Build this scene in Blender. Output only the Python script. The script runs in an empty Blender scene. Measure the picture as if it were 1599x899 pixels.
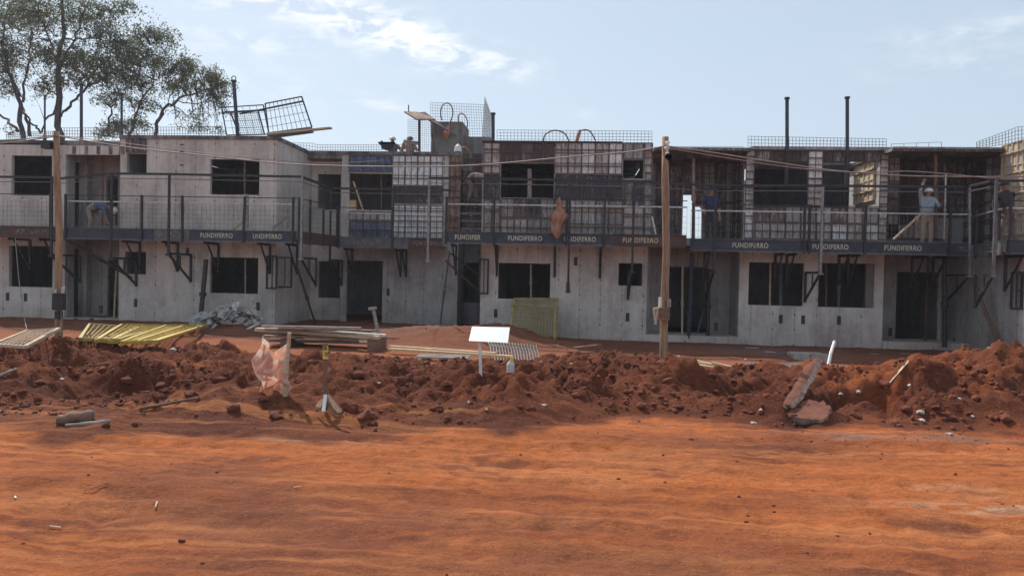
import bpy, math, random
import numpy as np
from mathutils import Vector, Matrix
random.seed(7); RNG = np.random.default_rng(7)
S = bpy.context.scene
COL = S.collection

# ------------------------------------------------------------------ camera
F, CX, CY = 1200.0, 799.5, 449.5
YAW, PITCH, ROLL, EYE = math.radians(4.5), math.radians(1.17), math.radians(1.2), 1.65
fw = Vector((-math.sin(YAW)*math.cos(PITCH), math.cos(YAW)*math.cos(PITCH), -math.sin(PITCH)))
r0 = Vector((math.cos(YAW), math.sin(YAW), 0)); u0 = r0.cross(fw)
rt = r0*math.cos(ROLL) + u0*math.sin(ROLL); up = u0*math.cos(ROLL) - r0*math.sin(ROLL)
cam_d = bpy.data.cameras.new('camera'); cam = bpy.data.objects.new('camera', cam_d); COL.objects.link(cam)
M = Matrix((rt, up, -fw)).transposed().to_4x4(); M.translation = (0, 0, EYE); cam.matrix_world = M
cam_d.sensor_width = 36; cam_d.lens = 36*F/1599; cam_d.clip_start = .1; cam_d.clip_end = 3000
S.camera = cam

HAZE = .00075
# ------------------------------------------------------------------ sky and sun
SUN_AZ = Vector((-.62, .79)).normalized(); SUN_EL = math.radians(50)
w = bpy.data.worlds.new('World'); S.world = w; w.use_nodes = True
nt = w.node_tree; N = nt.nodes; L = nt.links; N.clear()
out = N.new('ShaderNodeOutputWorld'); bg = N.new('ShaderNodeBackground'); bg.inputs[1].default_value = .125
sky = N.new('ShaderNodeTexSky'); sky.sky_type = 'NISHITA'; sky.sun_disc = False
sky.sun_elevation = SUN_EL; sky.sun_rotation = math.atan2(SUN_AZ.x, SUN_AZ.y)
sky.air_density = 1.0; sky.dust_density = 1.6; sky.ozone_density = 1.2; sky.altitude = 300
L.new(bg.outputs[0], out.inputs[0])
def raydir(px, py): return (fw*F + rt*(px-CX) - up*(py-CY)).normalized()
tc = N.new('ShaderNodeTexCoord')
def vmath(op, a, b=None):
    n = N.new('ShaderNodeVectorMath'); n.operation = op
    for i, v in enumerate((a, b)):
        if v is None: continue
        if hasattr(v, 'is_output'): L.new(v, n.inputs[i])
        else: n.inputs[i].default_value = v
    return n
def fmath(op, a, b=None, c=None):
    n = N.new('ShaderNodeMath'); n.operation = op
    for i, v in enumerate((a, b, c)):
        if v is None: continue
        if hasattr(v, 'is_output'): L.new(v, n.inputs[i])
        else: n.inputs[i].default_value = v
    return n.outputs[0]
d = tc.outputs['Generated']
tot = None
for (px, py, rx, ry, k) in ((385, 0, 110, 20, .9), (555, 28, 75, 32, 1.), (640, 62, 70, 30, .95), (745, 97, 80, 22, .85), (385, 66, 60, 12, .6),
                            (480, 60, 50, 14, .35), (598, 163, 28, 10, .6), (905, 178, 30, 8, .3), (1500, 95, 110, 20, .28), (1560, 40, 90, 18, .25), (1440, 60, 60, 10, .15),
                            (250, 90, 160, 40, .3), (500, 150, 60, 16, .22)):
    c = raydir(px, py); df = vmath('SUBTRACT', d, tuple(c)).outputs[0]
    a = fmath('MULTIPLY', vmath('DOT_PRODUCT', df, tuple(rt)).outputs['Value'], F/rx)
    b = fmath('MULTIPLY', vmath('DOT_PRODUCT', df, tuple(up)).outputs['Value'], F/ry)
    a = fmath('ADD', a, fmath('MULTIPLY', b, .35))
    q = fmath('ADD', fmath('MULTIPLY', a, a), fmath('MULTIPLY', b, b))
    g = fmath('MULTIPLY', fmath('POWER', 2.718, fmath('MULTIPLY', q, -1.0)), k)
    tot = g if tot is None else fmath('ADD', tot, g)
mp = N.new('ShaderNodeMapping'); mp.inputs['Scale'].default_value = (1, 1, 2.6); L.new(d, mp.inputs[0])
nz = N.new('ShaderNodeTexNoise'); nz.inputs['Scale'].default_value = 22; nz.inputs['Detail'].default_value = 9; nz.inputs['Roughness'].default_value = .62
nz.inputs['Distortion'].default_value = .35
L.new(mp.outputs[0], nz.inputs['Vector'])
cov = fmath('MULTIPLY', tot, fmath('MAXIMUM', fmath('MULTIPLY', fmath('SUBTRACT', nz.outputs[0], .44), 5.0), 0.0))
cov = fmath('MINIMUM', cov, .8)
mx = N.new('ShaderNodeMixRGB'); L.new(cov, mx.inputs[0])
hs = N.new('ShaderNodeHueSaturation'); hs.inputs['Saturation'].default_value = .78; hs.inputs['Value'].default_value = 1.0
hzm = N.new('ShaderNodeMixRGB'); hzm.inputs[0].default_value = .68; hzm.inputs[2].default_value = (3.5, 4.2, 4.85, 1)
L.new(sky.outputs[0], hs.inputs['Color']); L.new(hs.outputs[0], hzm.inputs[1]); L.new(hzm.outputs[0], mx.inputs[1]); mx.inputs[2].default_value = (6.6, 6.75, 6.9, 1)
L.new(mx.outputs[0], bg.inputs[0])
sd = bpy.data.lights.new('sun', 'SUN'); sd.energy = 3.3; sd.angle = math.radians(.6); sd.color = (1, .94, .84)
so = bpy.data.objects.new('sun', sd); COL.objects.link(so)
sv = Vector((SUN_AZ.x*math.cos(SUN_EL), SUN_AZ.y*math.cos(SUN_EL), math.sin(SUN_EL)))
so.rotation_euler = sv.to_track_quat('Z', 'Y').to_euler()
S.view_settings.view_transform = 'Standard'; S.view_settings.look = 'None'; S.view_settings.gamma = 1
S.view_settings.exposure = 0.40
try: S.cycles.max_bounces = 6
except Exception: pass

# ------------------------------------------------------------------ pixel measuring helpers
def ray(px, py): return fw*F + rt*(px-CX) - up*(py-CY)
def P(px, py, Y):
    r = ray(px, py); t = Y/r.y
    return Vector((r.x*t, Y, EYE + r.z*t))
def R(l, t, r, b, Y):
    my, mxp = (t+b)/2, (l+r)/2
    return P(l, my, Y).x, P(r, my, Y).x, P(mxp, b, Y).z, P(mxp, t, Y).z      # x0,x1,z0,z1
def onx(px, py, X):                       # point of a pixel ray on the plane x = X
    r = ray(px, py); t = X/r.x
    return Vector((X, r.y*t, EYE + r.z*t))

# ------------------------------------------------------------------ materials
MATS = {}
def nodes_mat(name):
    m = bpy.data.materials.new(name); m.use_nodes = True; t = m.node_tree
    b = t.nodes['Principled BSDF']; MATS[name] = m
    return m, t, b
def ramp(t, fac, cols):
    r = t.nodes.new('ShaderNodeValToRGB'); e = r.color_ramp.elements
    while len(e) < len(cols): e.new(.5)
    for i, (p, c) in enumerate(cols): e[i].position = p; e[i].color = (*c, 1)
    t.links.new(fac, r.inputs[0]); return r.outputs[0]
def noise(t, scale, detail=5, rough=.6, vec=None, sc=None, dist=0):
    n = t.nodes.new('ShaderNodeTexNoise'); n.inputs['Scale'].default_value = scale; n.inputs['Detail'].default_value = detail
    n.inputs['Roughness'].default_value = rough; n.inputs['Distortion'].default_value = dist
    if vec is None:
        g = t.nodes.new('ShaderNodeNewGeometry'); vec = g.outputs['Position']
    if sc:
        m = t.nodes.new('ShaderNodeMapping'); m.inputs['Scale'].default_value = sc; t.links.new(vec, m.inputs[0]); vec = m.outputs[0]
    t.links.new(vec, n.inputs['Vector']); return n.outputs[0]
def mix(t, fac, a, b, mode='MIX'):
    n = t.nodes.new('ShaderNodeMixRGB'); n.blend_type = mode
    for i, v in enumerate((fac, a, b)):
        if hasattr(v, 'is_output'): t.links.new(v, n.inputs[i])
        elif isinstance(v, (int, float)): n.inputs[i].default_value = v
        else: n.inputs[i].default_value = (*v, 1)
    return n.outputs[0]
def bump(t, b, h, s=.3, dist=.02):
    n = t.nodes.new('ShaderNodeBump'); n.inputs['Strength'].default_value = s; n.inputs['Distance'].default_value = dist
    t.links.new(h, n.inputs['Height']); t.links.new(n.outputs[0], b.inputs['Normal'])
def tm(t, op, a, b=None, c=None):
    n = t.nodes.new('ShaderNodeMath'); n.operation = op
    for i, v in enumerate((a, b, c)):
        if v is None: continue
        if hasattr(v, 'is_output'): t.links.new(v, n.inputs[i])
        else: n.inputs[i].default_value = v
    return n.outputs[0]

def mat_simple(name, c1, c2=None, rough=.7, metal=0, scale=6, sc=None, bs=.15, lo=.35, hi=.65):
    m, t, b = nodes_mat(name); c2 = c2 or tuple(x*.7 for x in c1)
    n = noise(t, scale, 6, .65, sc=sc)
    t.links.new(ramp(t, n, [(lo, c2), (hi, c1)]), b.inputs['Base Color'])
    b.inputs['Roughness'].default_value = rough; b.inputs['Metallic'].default_value = metal
    if bs: bump(t, b, noise(t, scale*6, 3, .6, sc=sc), bs, .01)
    return m
def mat_concrete(name, hi, lo, joint=.6, stain=.5):
    m, t, b = nodes_mat(name)
    g = t.nodes.new('ShaderNodeNewGeometry'); s = t.nodes.new('ShaderNodeSeparateXYZ'); t.links.new(g.outputs['Position'], s.inputs[0])
    h = tm(t, 'ADD', s.outputs[0], s.outputs[1])
    big = noise(t, .9, 6, .62); fine = noise(t, 7, 6, .7)
    streak = noise(t, 1.6, 5, .7, sc=(2.2, 2.2, .5))
    v = tm(t, 'ADD', tm(t, 'MULTIPLY', big, .5), tm(t, 'ADD', tm(t, 'MULTIPLY', fine, .22), tm(t, 'MULTIPLY', streak, .42)))
    c = ramp(t, v, [(.44, tuple(x*.8 for x in lo)), (.52, lo), (.58, tuple((a+b2)/2 for a, b2 in zip(hi, lo))), (.68, hi)])
    # formed joints: one every `joint` metres, worn with noise; each joint a slightly different tone of panel
    cell = tm(t, 'FLOOR', tm(t, 'DIVIDE', h, joint)); wn = t.nodes.new('ShaderNodeTexWhiteNoise'); wn.noise_dimensions = '1D'; t.links.new(cell, wn.inputs['W'])
    c = mix(t, tm(t, 'MULTIPLY', wn.outputs[0], .16), c, tuple(x*.55 for x in lo))
    fr = tm(t, 'ABSOLUTE', tm(t, 'SUBTRACT', tm(t, 'FRACT', tm(t, 'DIVIDE', h, joint)), .5))
    line = tm(t, 'GREATER_THAN', fr, .5-.011/joint)
    worn = ramp(t, noise(t, 3.0, 4, .6), [(.36, (.08,)*3), (.62, (1,)*3)])
    lf = tm(t, 'MULTIPLY', line, tm(t, 'MULTIPLY', worn, .55))
    c = mix(t, lf, c, tuple(x*.28 for x in lo))
    sk = ramp(t, noise(t, 5, 6, .7, sc=(2.6, 2.6, .16)), [(.55, (0,)*3), (.68, (1,)*3)])
    c = mix(t, tm(t, 'MULTIPLY', sk, .22), c, (.22, .16, .13))
    # tie-hole marks beside the joints
    fz = tm(t, 'ABSOLUTE', tm(t, 'SUBTRACT', tm(t, 'FRACT', tm(t, 'DIVIDE', s.outputs[2], .42)), .5))
    dd = tm(t, 'ADD', tm(t, 'POWER', tm(t, 'MULTIPLY', tm(t, 'SUBTRACT', .5, fr), joint), 2.0), tm(t, 'POWER', tm(t, 'MULTIPLY', fz, .42), 2.0))
    hole = tm(t, 'LESS_THAN', dd, .00085)
    c = mix(t, tm(t, 'MULTIPLY', hole, tm(t, 'MULTIPLY', worn, .75)), c, (.05, .045, .045))
    # red soil splash near the ground
    sp = tm(t, 'MULTIPLY', tm(t, 'MAXIMUM', tm(t, 'SUBTRACT', .55, s.outputs[2]), 0.0), tm(t, 'MULTIPLY', noise(t, 4, 5, .6), 1.3*stain))
    c = mix(t, tm(t, 'MINIMUM', sp, .6), c, (.16, .055, .03))
    t.links.new(c, b.inputs['Base Color']); b.inputs['Roughness'].default_value = .85
    bump(t, b, tm(t, 'SUBTRACT', noise(t, 16, 5, .7), tm(t, 'MULTIPLY', line, .6)), .3, .02)
    return m
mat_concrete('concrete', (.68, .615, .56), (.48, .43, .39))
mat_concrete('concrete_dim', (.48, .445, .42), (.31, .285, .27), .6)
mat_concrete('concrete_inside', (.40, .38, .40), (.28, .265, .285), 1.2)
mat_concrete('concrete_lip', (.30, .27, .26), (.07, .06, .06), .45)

def mat_form(name, pale, mid, dark, rust=.35, cut=0.0):
    m, t, b = nodes_mat(name)
    st = noise(t, 4.2, 7, .72, sc=(3.0, 3.0, .55)); bl = noise(t, 1.9, 5, .62); fine = noise(t, 15, 5, .78, sc=(1.6, 1.6, .5))
    v = tm(t, 'ADD', tm(t, 'MULTIPLY', st, .45), tm(t, 'ADD', tm(t, 'MULTIPLY', bl, .25), tm(t, 'MULTIPLY', fine, .4)))
    c = ramp(t, v, [(.40+cut, dark), (.52+cut, mid), (.60+cut, pale), (.74+cut, tuple(min(1, x*1.18) for x in pale))])
    rn = ramp(t, noise(t, 5.5, 6, .7, sc=(2, 2, .7)), [(.50, (0,)*3), (.66, (1,)*3)])
    c = mix(t, tm(t, 'MULTIPLY', rn, rust), c, (.13, .055, .032))
    t.links.new(c, b.inputs['Base Color']); b.inputs['Roughness'].default_value = .8
    bump(t, b, fine, .35, .02); return m
mat_form('form_pale', (.54, .52, .50), (.36, .33, .31), (.15, .12, .11), .35)
mat_form('form_white', (.80, .81, .82), (.55, .55, .55), (.22, .20, .20), .22, -.02)
mat_form('form_grey', (.38, .37, .36), (.24, .225, .22), (.09, .08, .08), .35)
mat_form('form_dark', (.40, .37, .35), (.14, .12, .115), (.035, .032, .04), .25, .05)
mat_form('form_shade', (.07, .07, .075), (.025, .025, .032), (.015, .015, .022), .1, .06)  # near-black tone that paints interior shade, not a shutter finish
mat_form('form_maroon', (.17, .14, .13), (.075, .05, .05), (.035, .025, .028), .4, .06)
mat_form('form_blue', (.15, .19, .28), (.06, .09, .17), (.03, .04, .08), .12)
mat_form('form_band', (.36, .36, .37), (.065, .068, .085), (.026, .026, .036), .22, .07)
mat_form('form_rust', (.34, .25, .2), (.19, .10, .07), (.07, .04, .035), .7)
mat_form('form_ply', (.66, .57, .43), (.46, .36, .24), (.2, .13, .08), .3)  # yellow-lit formwork: warmth of the sun put into the panel colour
mat_simple('form_frame', (.16, .10, .08), (.07, .05, .05), .75, .1, 8)
mat_simple('form_frame_grey', (.30, .28, .27), (.13, .11, .11), .7, .1, 8)
mat_simple('steel_pale', (.30, .30, .31), (.15, .145, .15), .5, .4, 10)
mat_simple('steel_navy', (.052, .06, .09), (.025, .028, .043), .55, .2, 5)
mat_simple('steel_dark', (.05, .045, .05), (.025, .022, .025), .6, .3, 8)
mat_simple('steel_brown', (.13, .065, .05), (.06, .035, .032), .7, .2, 6)
mat_simple('steel_grey', (.17, .165, .175), (.09, .085, .09), .6, .3, 5)
mat_simple('galvanised', (.55, .55, .56), (.30, .29, .29), .38, .6, 10)
mat_simple('rebar_rust', (.17, .10, .08), (.09, .055, .045), .8, .1, 12, bs=0)
mat_simple('wire_grey', (.20, .19, .19), (.12, .11, .11), .6, .3, 12, bs=0)
mat_simple('lettering', (.50, .48, .36), (.2, .2, .2), .8, 0, 9, bs=0, lo=.34, hi=.46)
mat_simple('lettering_worn', (.30, .28, .25), (.06, .06, .065), .8, 0, 11, bs=0, lo=.42, hi=.6)
mat_simple('wood_pale', (.62, .50, .36), (.40, .29, .19), .8, 0, 5, (1, 1, 8))
mat_simple('wood_bright', (.72, .55, .33), (.48, .31, .16), .8, 0, 5, (1, 6, 6))
mat_simple('wood_pole', (.42, .27, .17), (.20, .11, .065), .85, 0, 5, (6, 6, .6), .5)
mat_simple('wood_grey', (.44, .39, .36), (.20, .155, .14), .85, 0, 4, (1, 6, 6), .4)
mat_simple('wood_brown', (.26, .15, .10), (.12, .07, .05), .85, 0, 4, (1, 6, 6), .4)
mat_simple('paint_yellow', (.62, .46, .06), (.36, .22, .05), .55, .1, 9)
mat_simple('paint_mustard', (.46, .37, .10), (.24, .17, .06), .6, .1, 12)
mat_simple('white_board', (.86, .88, .9), (.74, .76, .78), .45, 0, 3, bs=0)
mat_simple('plastic_black', (.03, .03, .032), (.018, .018, .02), .5, 0, 6)
mat_simple('plastic_white', (.8, .8, .78), (.6, .58, .54), .5, 0, 6)
mat_simple('cable', (.32, .27, .25), (.2, .16, .15), .6, 0, 6, bs=0)
mat_simple('hose_orange', (.62, .2, .08), (.36, .13, .08), .5, 0, 6, bs=0)
mat_simple('hose_brown', (.22, .1, .07), (.12, .06, .05), .5, 0, 6, bs=0)
mat_simple('tag_yellow', (.7, .66, .12), (.5, .44, .1), .6, 0, 10, bs=0)
mat_simple('rubble', (.52, .48, .45), (.15, .14, .135), .9, 0, 7)
mat_simple('rubble_pale', (.66, .62, .57), (.34, .28, .25), .9, 0, 7)
mat_simple('stone', (.33, .19, .13), (.13, .055, .035), .95, 0, 5, bs=.5)
mat_simple('slab_crust', (.50, .42, .35), (.16, .09, .065), .95, 0, 9, bs=.6)
mat_simple('slab_soil', (.24, .085, .05), (.12, .04, .027), .95, 0, 6, bs=.6)
mat_simple('clod_soil', (.19, .052, .026), (.09, .027, .016), 1, 0, 1.4, bs=.5)
mat_simple('bark', (.10, .085, .085), (.045, .038, .04), .9, 0, 9, (2, 2, .5), .5)
mat_simple('skin_tone', (.30, .17, .12), (.24, .13, .09), .6, 0, 6, bs=0)
mat_simple('cloth_khaki', (.36, .31, .25), (.22, .18, .15), .9, 0, 9)
mat_simple('cloth_brown', (.21, .15, .13), (.11, .08, .075), .9, 0, 9)
mat_simple('cloth_blue', (.09, .14, .24), (.05, .08, .14), .9, 0, 9)
mat_simple('cloth_navy', (.035, .05, .13), (.02, .025, .06), .9, 0, 9)
mat_simple('cloth_grey', (.36, .42, .46), (.22, .26, .30), .9, 0, 9)
mat_simple('cloth_tan', (.46, .34, .27), (.3, .2, .16), .9, 0, 9)
mat_simple('cloth_dark', (.05, .045, .05), (.03, .028, .03), .9, 0, 9)
mat_simple('boot', (.05, .04, .035), (.03, .025, .02), .7)
mat_simple('helmet_white', (.72, .68, .66), (.55, .5, .48), .4)
mat_simple('helmet_orange', (.75, .28, .06), (.6, .2, .05), .4)
mat_simple('cloth_rag', (.50, .27, .18), (.26, .12, .085), .9, 0, 10, (2, 2, .5), .6)
mat_simple('paper', (.7, .7, .66), (.5, .47, .43), .8)
def mat_leaf(name, a, b2):
    m, t, b = nodes_mat(name)
    oi = noise(t, 1.3, 3, .6)
    c = ramp(t, oi, [(.38, a), (.62, b2)])
    t.links.new(c, b.inputs['Base Color']); b.inputs['Roughness'].default_value = .6
    tr = t.nodes.new('ShaderNodeBsdfTranslucent'); t.links.new(c, tr.inputs[0])
    ms = t.nodes.new('ShaderNodeMixShader'); ms.inputs[0].default_value = .45
    o = t.nodes['Material Output']; t.links.new(b.outputs[0], ms.inputs[1]); t.links.new(tr.outputs[0], ms.inputs[2]); t.links.new(ms.outputs[0], o.inputs[0])
mat_leaf('leaf_olive', (.095, .125, .065), (.15, .17, .085))
mat_leaf('leaf_brown', (.13, .105, .06), (.18, .145, .075))
def mat_net(name, base):
    m, t, b = nodes_mat(name)
    tcn = t.nodes.new('ShaderNodeTexCoord'); s = t.nodes.new('ShaderNodeSeparateXYZ'); t.links.new(tcn.outputs['UV'], s.inputs[0])
    def stripe(v, n, wdt): return tm(t, 'LESS_THAN', tm(t, 'FRACT', tm(t, 'MULTIPLY', v, n)), wdt)
    chk = tm(t, 'MULTIPLY', stripe(s.outputs[0], 4, .5), stripe(s.outputs[1], 5, .5))
    c = mix(t, chk, base, (.80, .66, .58))
    hole = tm(t, 'MULTIPLY', tm(t, 'GREATER_THAN', tm(t, 'FRACT', tm(t, 'MULTIPLY', s.outputs[0], 42)), .5), tm(t, 'GREATER_THAN', tm(t, 'FRACT', tm(t, 'MULTIPLY', s.outputs[1], 42)), .5))
    t.links.new(c, b.inputs['Base Color']); b.inputs['Roughness'].default_value = .7
    tp = t.nodes.new('ShaderNodeBsdfTransparent'); ms = t.nodes.new('ShaderNodeMixShader'); t.links.new(hole, ms.inputs[0])
    tr = t.nodes.new('ShaderNodeBsdfTranslucent'); t.links.new(c, tr.inputs[0])
    m2 = t.nodes.new('ShaderNodeMixShader'); m2.inputs[0].default_value = .45; t.links.new(b.outputs[0], m2.inputs[1]); t.links.new(tr.outputs[0], m2.inputs[2])
    t.links.new(m2.outputs[0], ms.inputs[1]); t.links.new(tp.outputs[0], ms.inputs[2]); t.links.new(ms.outputs[0], t.nodes['Material Output'].inputs[0])
mat_net('net_orange', (.80, .42, .30))
def mat_ground():
    m, t, b = nodes_mat('red_earth')
    a = t.nodes.new('ShaderNodeAttribute'); a.attribute_name = 'pigment'
    f1 = noise(t, 9, 8, .72); f2 = noise(t, 60, 4, .7); f3 = noise(t, 1.1, 5, .6, sc=(.6, 1.6, 1))
    st_ = noise(t, 3.2, 7, .72, sc=(.8, 4.2, 1))
    trk = None
    for (rot, px_, fr_, sd_) in ((.06, .06, 7, 0), (-.10, .05, 9, 3), (.17, .07, 8, 7), (-.03, .05, 6, 21)):
        g_ = t.nodes.new('ShaderNodeNewGeometry'); m1 = t.nodes.new('ShaderNodeMapping'); m1.inputs['Rotation'].default_value = (0, 0, rot); m1.inputs['Location'].default_value = (sd_, sd_*2, 0); t.links.new(g_.outputs['Position'], m1.inputs[0])
        ln = noise(t, 1.0, 2, .5, vec=m1.outputs[0], sc=(px_, fr_, 1)); msk = ramp(t, noise(t, .55, 3, .55, vec=m1.outputs[0], sc=(.3, 1.6, 1)), [(.54, (0,)*3), (.66, (1,)*3)])
        v_ = tm(t, 'MULTIPLY', tm(t, 'SUBTRACT', ln, .5), tm(t, 'MULTIPLY', msk, 2.0)); trk = v_ if trk is None else tm(t, 'ADD', trk, v_)
    sy = t.nodes.new('ShaderNodeSeparateXYZ'); gy = t.nodes.new('ShaderNodeNewGeometry'); t.links.new(gy.outputs['Position'], sy.inputs[0])
    trk = tm(t, 'MULTIPLY', trk, tm(t, 'LESS_THAN', sy.outputs[1], 8.6))
    c = mix(t, tm(t, 'MULTIPLY', ramp(t, st_, [(.48, (0,)*3), (.66, (1,)*3)]), .5), a.outputs['Color'], (.15, .045, .026))
    c = mix(t, tm(t, 'MULTIPLY', ramp(t, f1, [(.45, (0,)*3), (.72, (1,)*3)]), .5), c, (.10, .032, .018))
    c = mix(t, tm(t, 'MULTIPLY', ramp(t, f3, [(.45, (0,)*3), (.7, (1,)*3)]), .25), c, (.42, .15, .06))
    c = mix(t, tm(t, 'MINIMUM', tm(t, 'MULTIPLY', tm(t, 'MAXIMUM', tm(t, 'MULTIPLY', trk, -1.0), 0.0), 2.2), .5), c, (.16, .05, .027))
    c = mix(t, tm(t, 'MINIMUM', tm(t, 'MULTIPLY', tm(t, 'MAXIMUM', trk, 0.0), 1.8), .4), c, (.62, .24, .09))
    f4 = noise(t, 26, 5, .75, sc=(1, 1.8, 1))
    c = mix(t, tm(t, 'MULTIPLY', ramp(t, f4, [(.56, (0,)*3), (.68, (1,)*3)]), .5), c, (.09, .03, .019))
    c = mix(t, tm(t, 'MULTIPLY', ramp(t, f4, [(.34, (1,)*3), (.45, (0,)*3)]), .3), c, (.55, .23, .10))
    pale = ramp(t, f2, [(.60, (0,)*3), (.66, (1,)*3)])
    grit = ramp(t, f2, [(.35, (1,)*3), (.41, (0,)*3)])
    c = mix(t, tm(t, 'MULTIPLY', grit, .5), c, (.11, .035, .02))
    c = mix(t, tm(t, 'MULTIPLY', pale, .25), c, (.45, .27, .18))
    t.links.new(c, b.inputs['Base Color']); b.inputs['Roughness'].default_value = .95; b.inputs['Specular IOR Level'].default_value = .15
    h = tm(t, 'ADD', tm(t, 'MULTIPLY', f1, 1.0), tm(t, 'MULTIPLY', f2, .35))
    bump(t, b, tm(t, 'ADD', h, tm(t, 'ADD', tm(t, 'MULTIPLY', st_, .5), tm(t, 'MULTIPLY', trk, .35))), .9, .045)
mat_ground()

# ------------------------------------------------------------------ mesh helpers
ORG = {}
def setp(o, label=None, cat=None, group=None, kind=None):
    if label: o['label'] = label
    if cat: o['category'] = cat
    if group: o['group'] = group
    if kind: o['kind'] = kind
    elif cat: o['kind'] = 'thing'
    return o
def thing(name, loc, label, cat, group=None):
    o = bpy.data.objects.new(name, None); COL.objects.link(o); o.location = loc; o.empty_display_size = .2
    ORG[o.name] = Vector(loc); return setp(o, label, cat, group)
class MB:
    def __init__(s): s.v = []; s.f = []; s.m = []; s.uv = None; s.smooth = False
    def face(s, pts, m=0):
        n = len(s.v); s.v += [tuple(p) for p in pts]; s.f.append(tuple(range(n, n+len(pts)))); s.m.append(m); return s
    def box(s, x0, x1, y0, y1, z0, z1, m=0):
        n = len(s.v)
        s.v += [(x0,y0,z0),(x1,y0,z0),(x1,y1,z0),(x0,y1,z0),(x0,y0,z1),(x1,y0,z1),(x1,y1,z1),(x0,y1,z1)]
        for f in ((0,3,2,1),(4,5,6,7),(0,1,5,4),(1,2,6,5),(2,3,7,6),(3,0,4,7)): s.f.append(tuple(n+i for i in f)); s.m.append(m)
        return s
    def bar(s, p, q, w=.04, h=None, m=0, upv=None):
        p, q = Vector(p), Vector(q); h = h or w; d = (q-p)
        if d.length < 1e-6: return s
        d.normalize(); u = Vector(upv or (0, 0, 1))
        if abs(d.dot(u)) > .95: u = Vector((0, 1, 0))
        a = d.cross(u).normalized(); b = a.cross(d).normalized(); a *= w/2; b *= h/2; n = len(s.v)
        for c in (p, q): s.v += [tuple(c-a-b), tuple(c+a-b), tuple(c+a+b), tuple(c-a+b)]
        for f in ((3,2,1,0),(4,5,6,7),(0,1,5,4),(1,2,6,5),(2,3,7,6),(3,0,4,7)): s.f.append(tuple(n+i for i in f)); s.m.append(m)
        return s
    def tube(s, pts, r, k=6, m=0, caps=True):
        pts = [Vector(p) for p in pts]; R_ = r if isinstance(r, (list, tuple)) else [r]*len(pts); n = len(s.v)
        for i, p in enumerate(pts):
            d = (pts[min(i+1, len(pts)-1)]-pts[max(i-1, 0)]).normalized(); u = Vector((0, 0, 1)) if abs(d.z) < .9 else Vector((0, 1, 0))
            a = d.cross(u).normalized(); b = a.cross(d).normalized()
            for j in range(k):
                t = 2*math.pi*j/k; s.v.append(tuple(p + (a*math.cos(t)+b*math.sin(t))*R_[i]))
        for i in range(len(pts)-1):
            for j in range(k):
                s.f.append((n+i*k+j, n+i*k+(j+1)%k, n+(i+1)*k+(j+1)%k, n+(i+1)*k+j)); s.m.append(m)
        if caps:
            s.f.append(tuple(n+j for j in range(k))[::-1]); s.m.append(m); e = n+(len(pts)-1)*k
            s.f.append(tuple(e+j for j in range(k))); s.m.append(m)
        return s
    def build(s, name, mats, parent=None, smooth=None):
        if not s.f: return None
        if isinstance(mats, str): mats = [mats]
        o_ = ORG.get(parent.name, Vector()) if parent else Vector()
        me = bpy.data.meshes.new(name)
        me.from_pydata([(x-o_.x, y-o_.y, z-o_.z) for x, y, z in s.v], [], s.f)
        for m in mats: me.materials.append(MATS[m])
        me.polygons.foreach_set('material_index', s.m)
        if smooth if smooth is not None else s.smooth: me.polygons.foreach_set('use_smooth', [True]*len(s.f))
        ob = bpy.data.objects.new(name, me); COL.objects.link(ob)
        if parent: ob.parent = parent; ORG[ob.name] = o_
        return ob
    def solo(s, name, mats, label, cat, group=None, kind=None, smooth=None):
        """one-mesh thing with its origin at its base"""
        a = np.array(s.v); c = Vector((float(a[:,0].mean()), float(a[:,1].mean()), float(a[:,2].min())))
        s.v = [(x-c.x, y-c.y, z-c.z) for x, y, z in s.v]
        ob = s.build(name, mats, None, smooth); ob.location = c; ORG[ob.name] = c
        return setp(ob, label, cat, group, kind)

def wall_grid(a0, a1, z0, z1, holes, tofn, t0, t1, mb, m=0):
    """wall with rectangular holes in (a,z); tofn(a,t,z) gives the point; t0 front, t1 back"""
    hs_ = [(max(a0, h[0]), min(a1, h[1]), max(z0, h[2]), min(z1, h[3])) for h in holes]
    A = sorted({a0, a1, *[h[0] for h in hs_], *[h[1] for h in hs_]}); Z = sorted({z0, z1, *[h[2] for h in hs_], *[h[3] for h in hs_]})
    solid = {}
    for i in range(len(A)-1):
        for j in range(len(Z)-1):
            ca, cz = (A[i]+A[i+1])/2, (Z[j]+Z[j+1])/2
            solid[i, j] = not any(h[0] < ca < h[1] and h[2] < cz < h[3] for h in hs_)
    for (i, j), s_ in solid.items():
        if not s_: continue
        a, b, c, d_ = A[i], A[i+1], Z[j], Z[j+1]
        mb.face([tofn(a,t0,c), tofn(b,t0,c), tofn(b,t0,d_), tofn(a,t0,d_)], m)
        mb.face([tofn(b,t1,c), tofn(a,t1,c), tofn(a,t1,d_), tofn(b,t1,d_)], m)
        if not solid.get((i-1, j)): mb.face([tofn(a,t1,c), tofn(a,t0,c), tofn(a,t0,d_), tofn(a,t1,d_)], m)
        if not solid.get((i+1, j)): mb.face([tofn(b,t0,c), tofn(b,t1,c), tofn(b,t1,d_), tofn(b,t0,d_)], m)
        if not solid.get((i, j-1)): mb.face([tofn(a,t1,c), tofn(b,t1,c), tofn(b,t0,c), tofn(a,t0,c)], m)
        if not solid.get((i, j+1)): mb.face([tofn(a,t0,d_), tofn(b,t0,d_), tofn(b,t1,d_), tofn(a,t1,d_)], m)
    return mb
def wall_y(x0, x1, z0, z1, y, th, holes=()): return wall_grid(x0, x1, z0, z1, holes, lambda a, t, z: (a, t, z), y, y+th, MB())
def wall_x(y0, y1, z0, z1, x, th, holes=()): return wall_grid(y0, y1, z0, z1, holes, lambda a, t, z: (t, a, z), x, x+th, MB())
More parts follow.
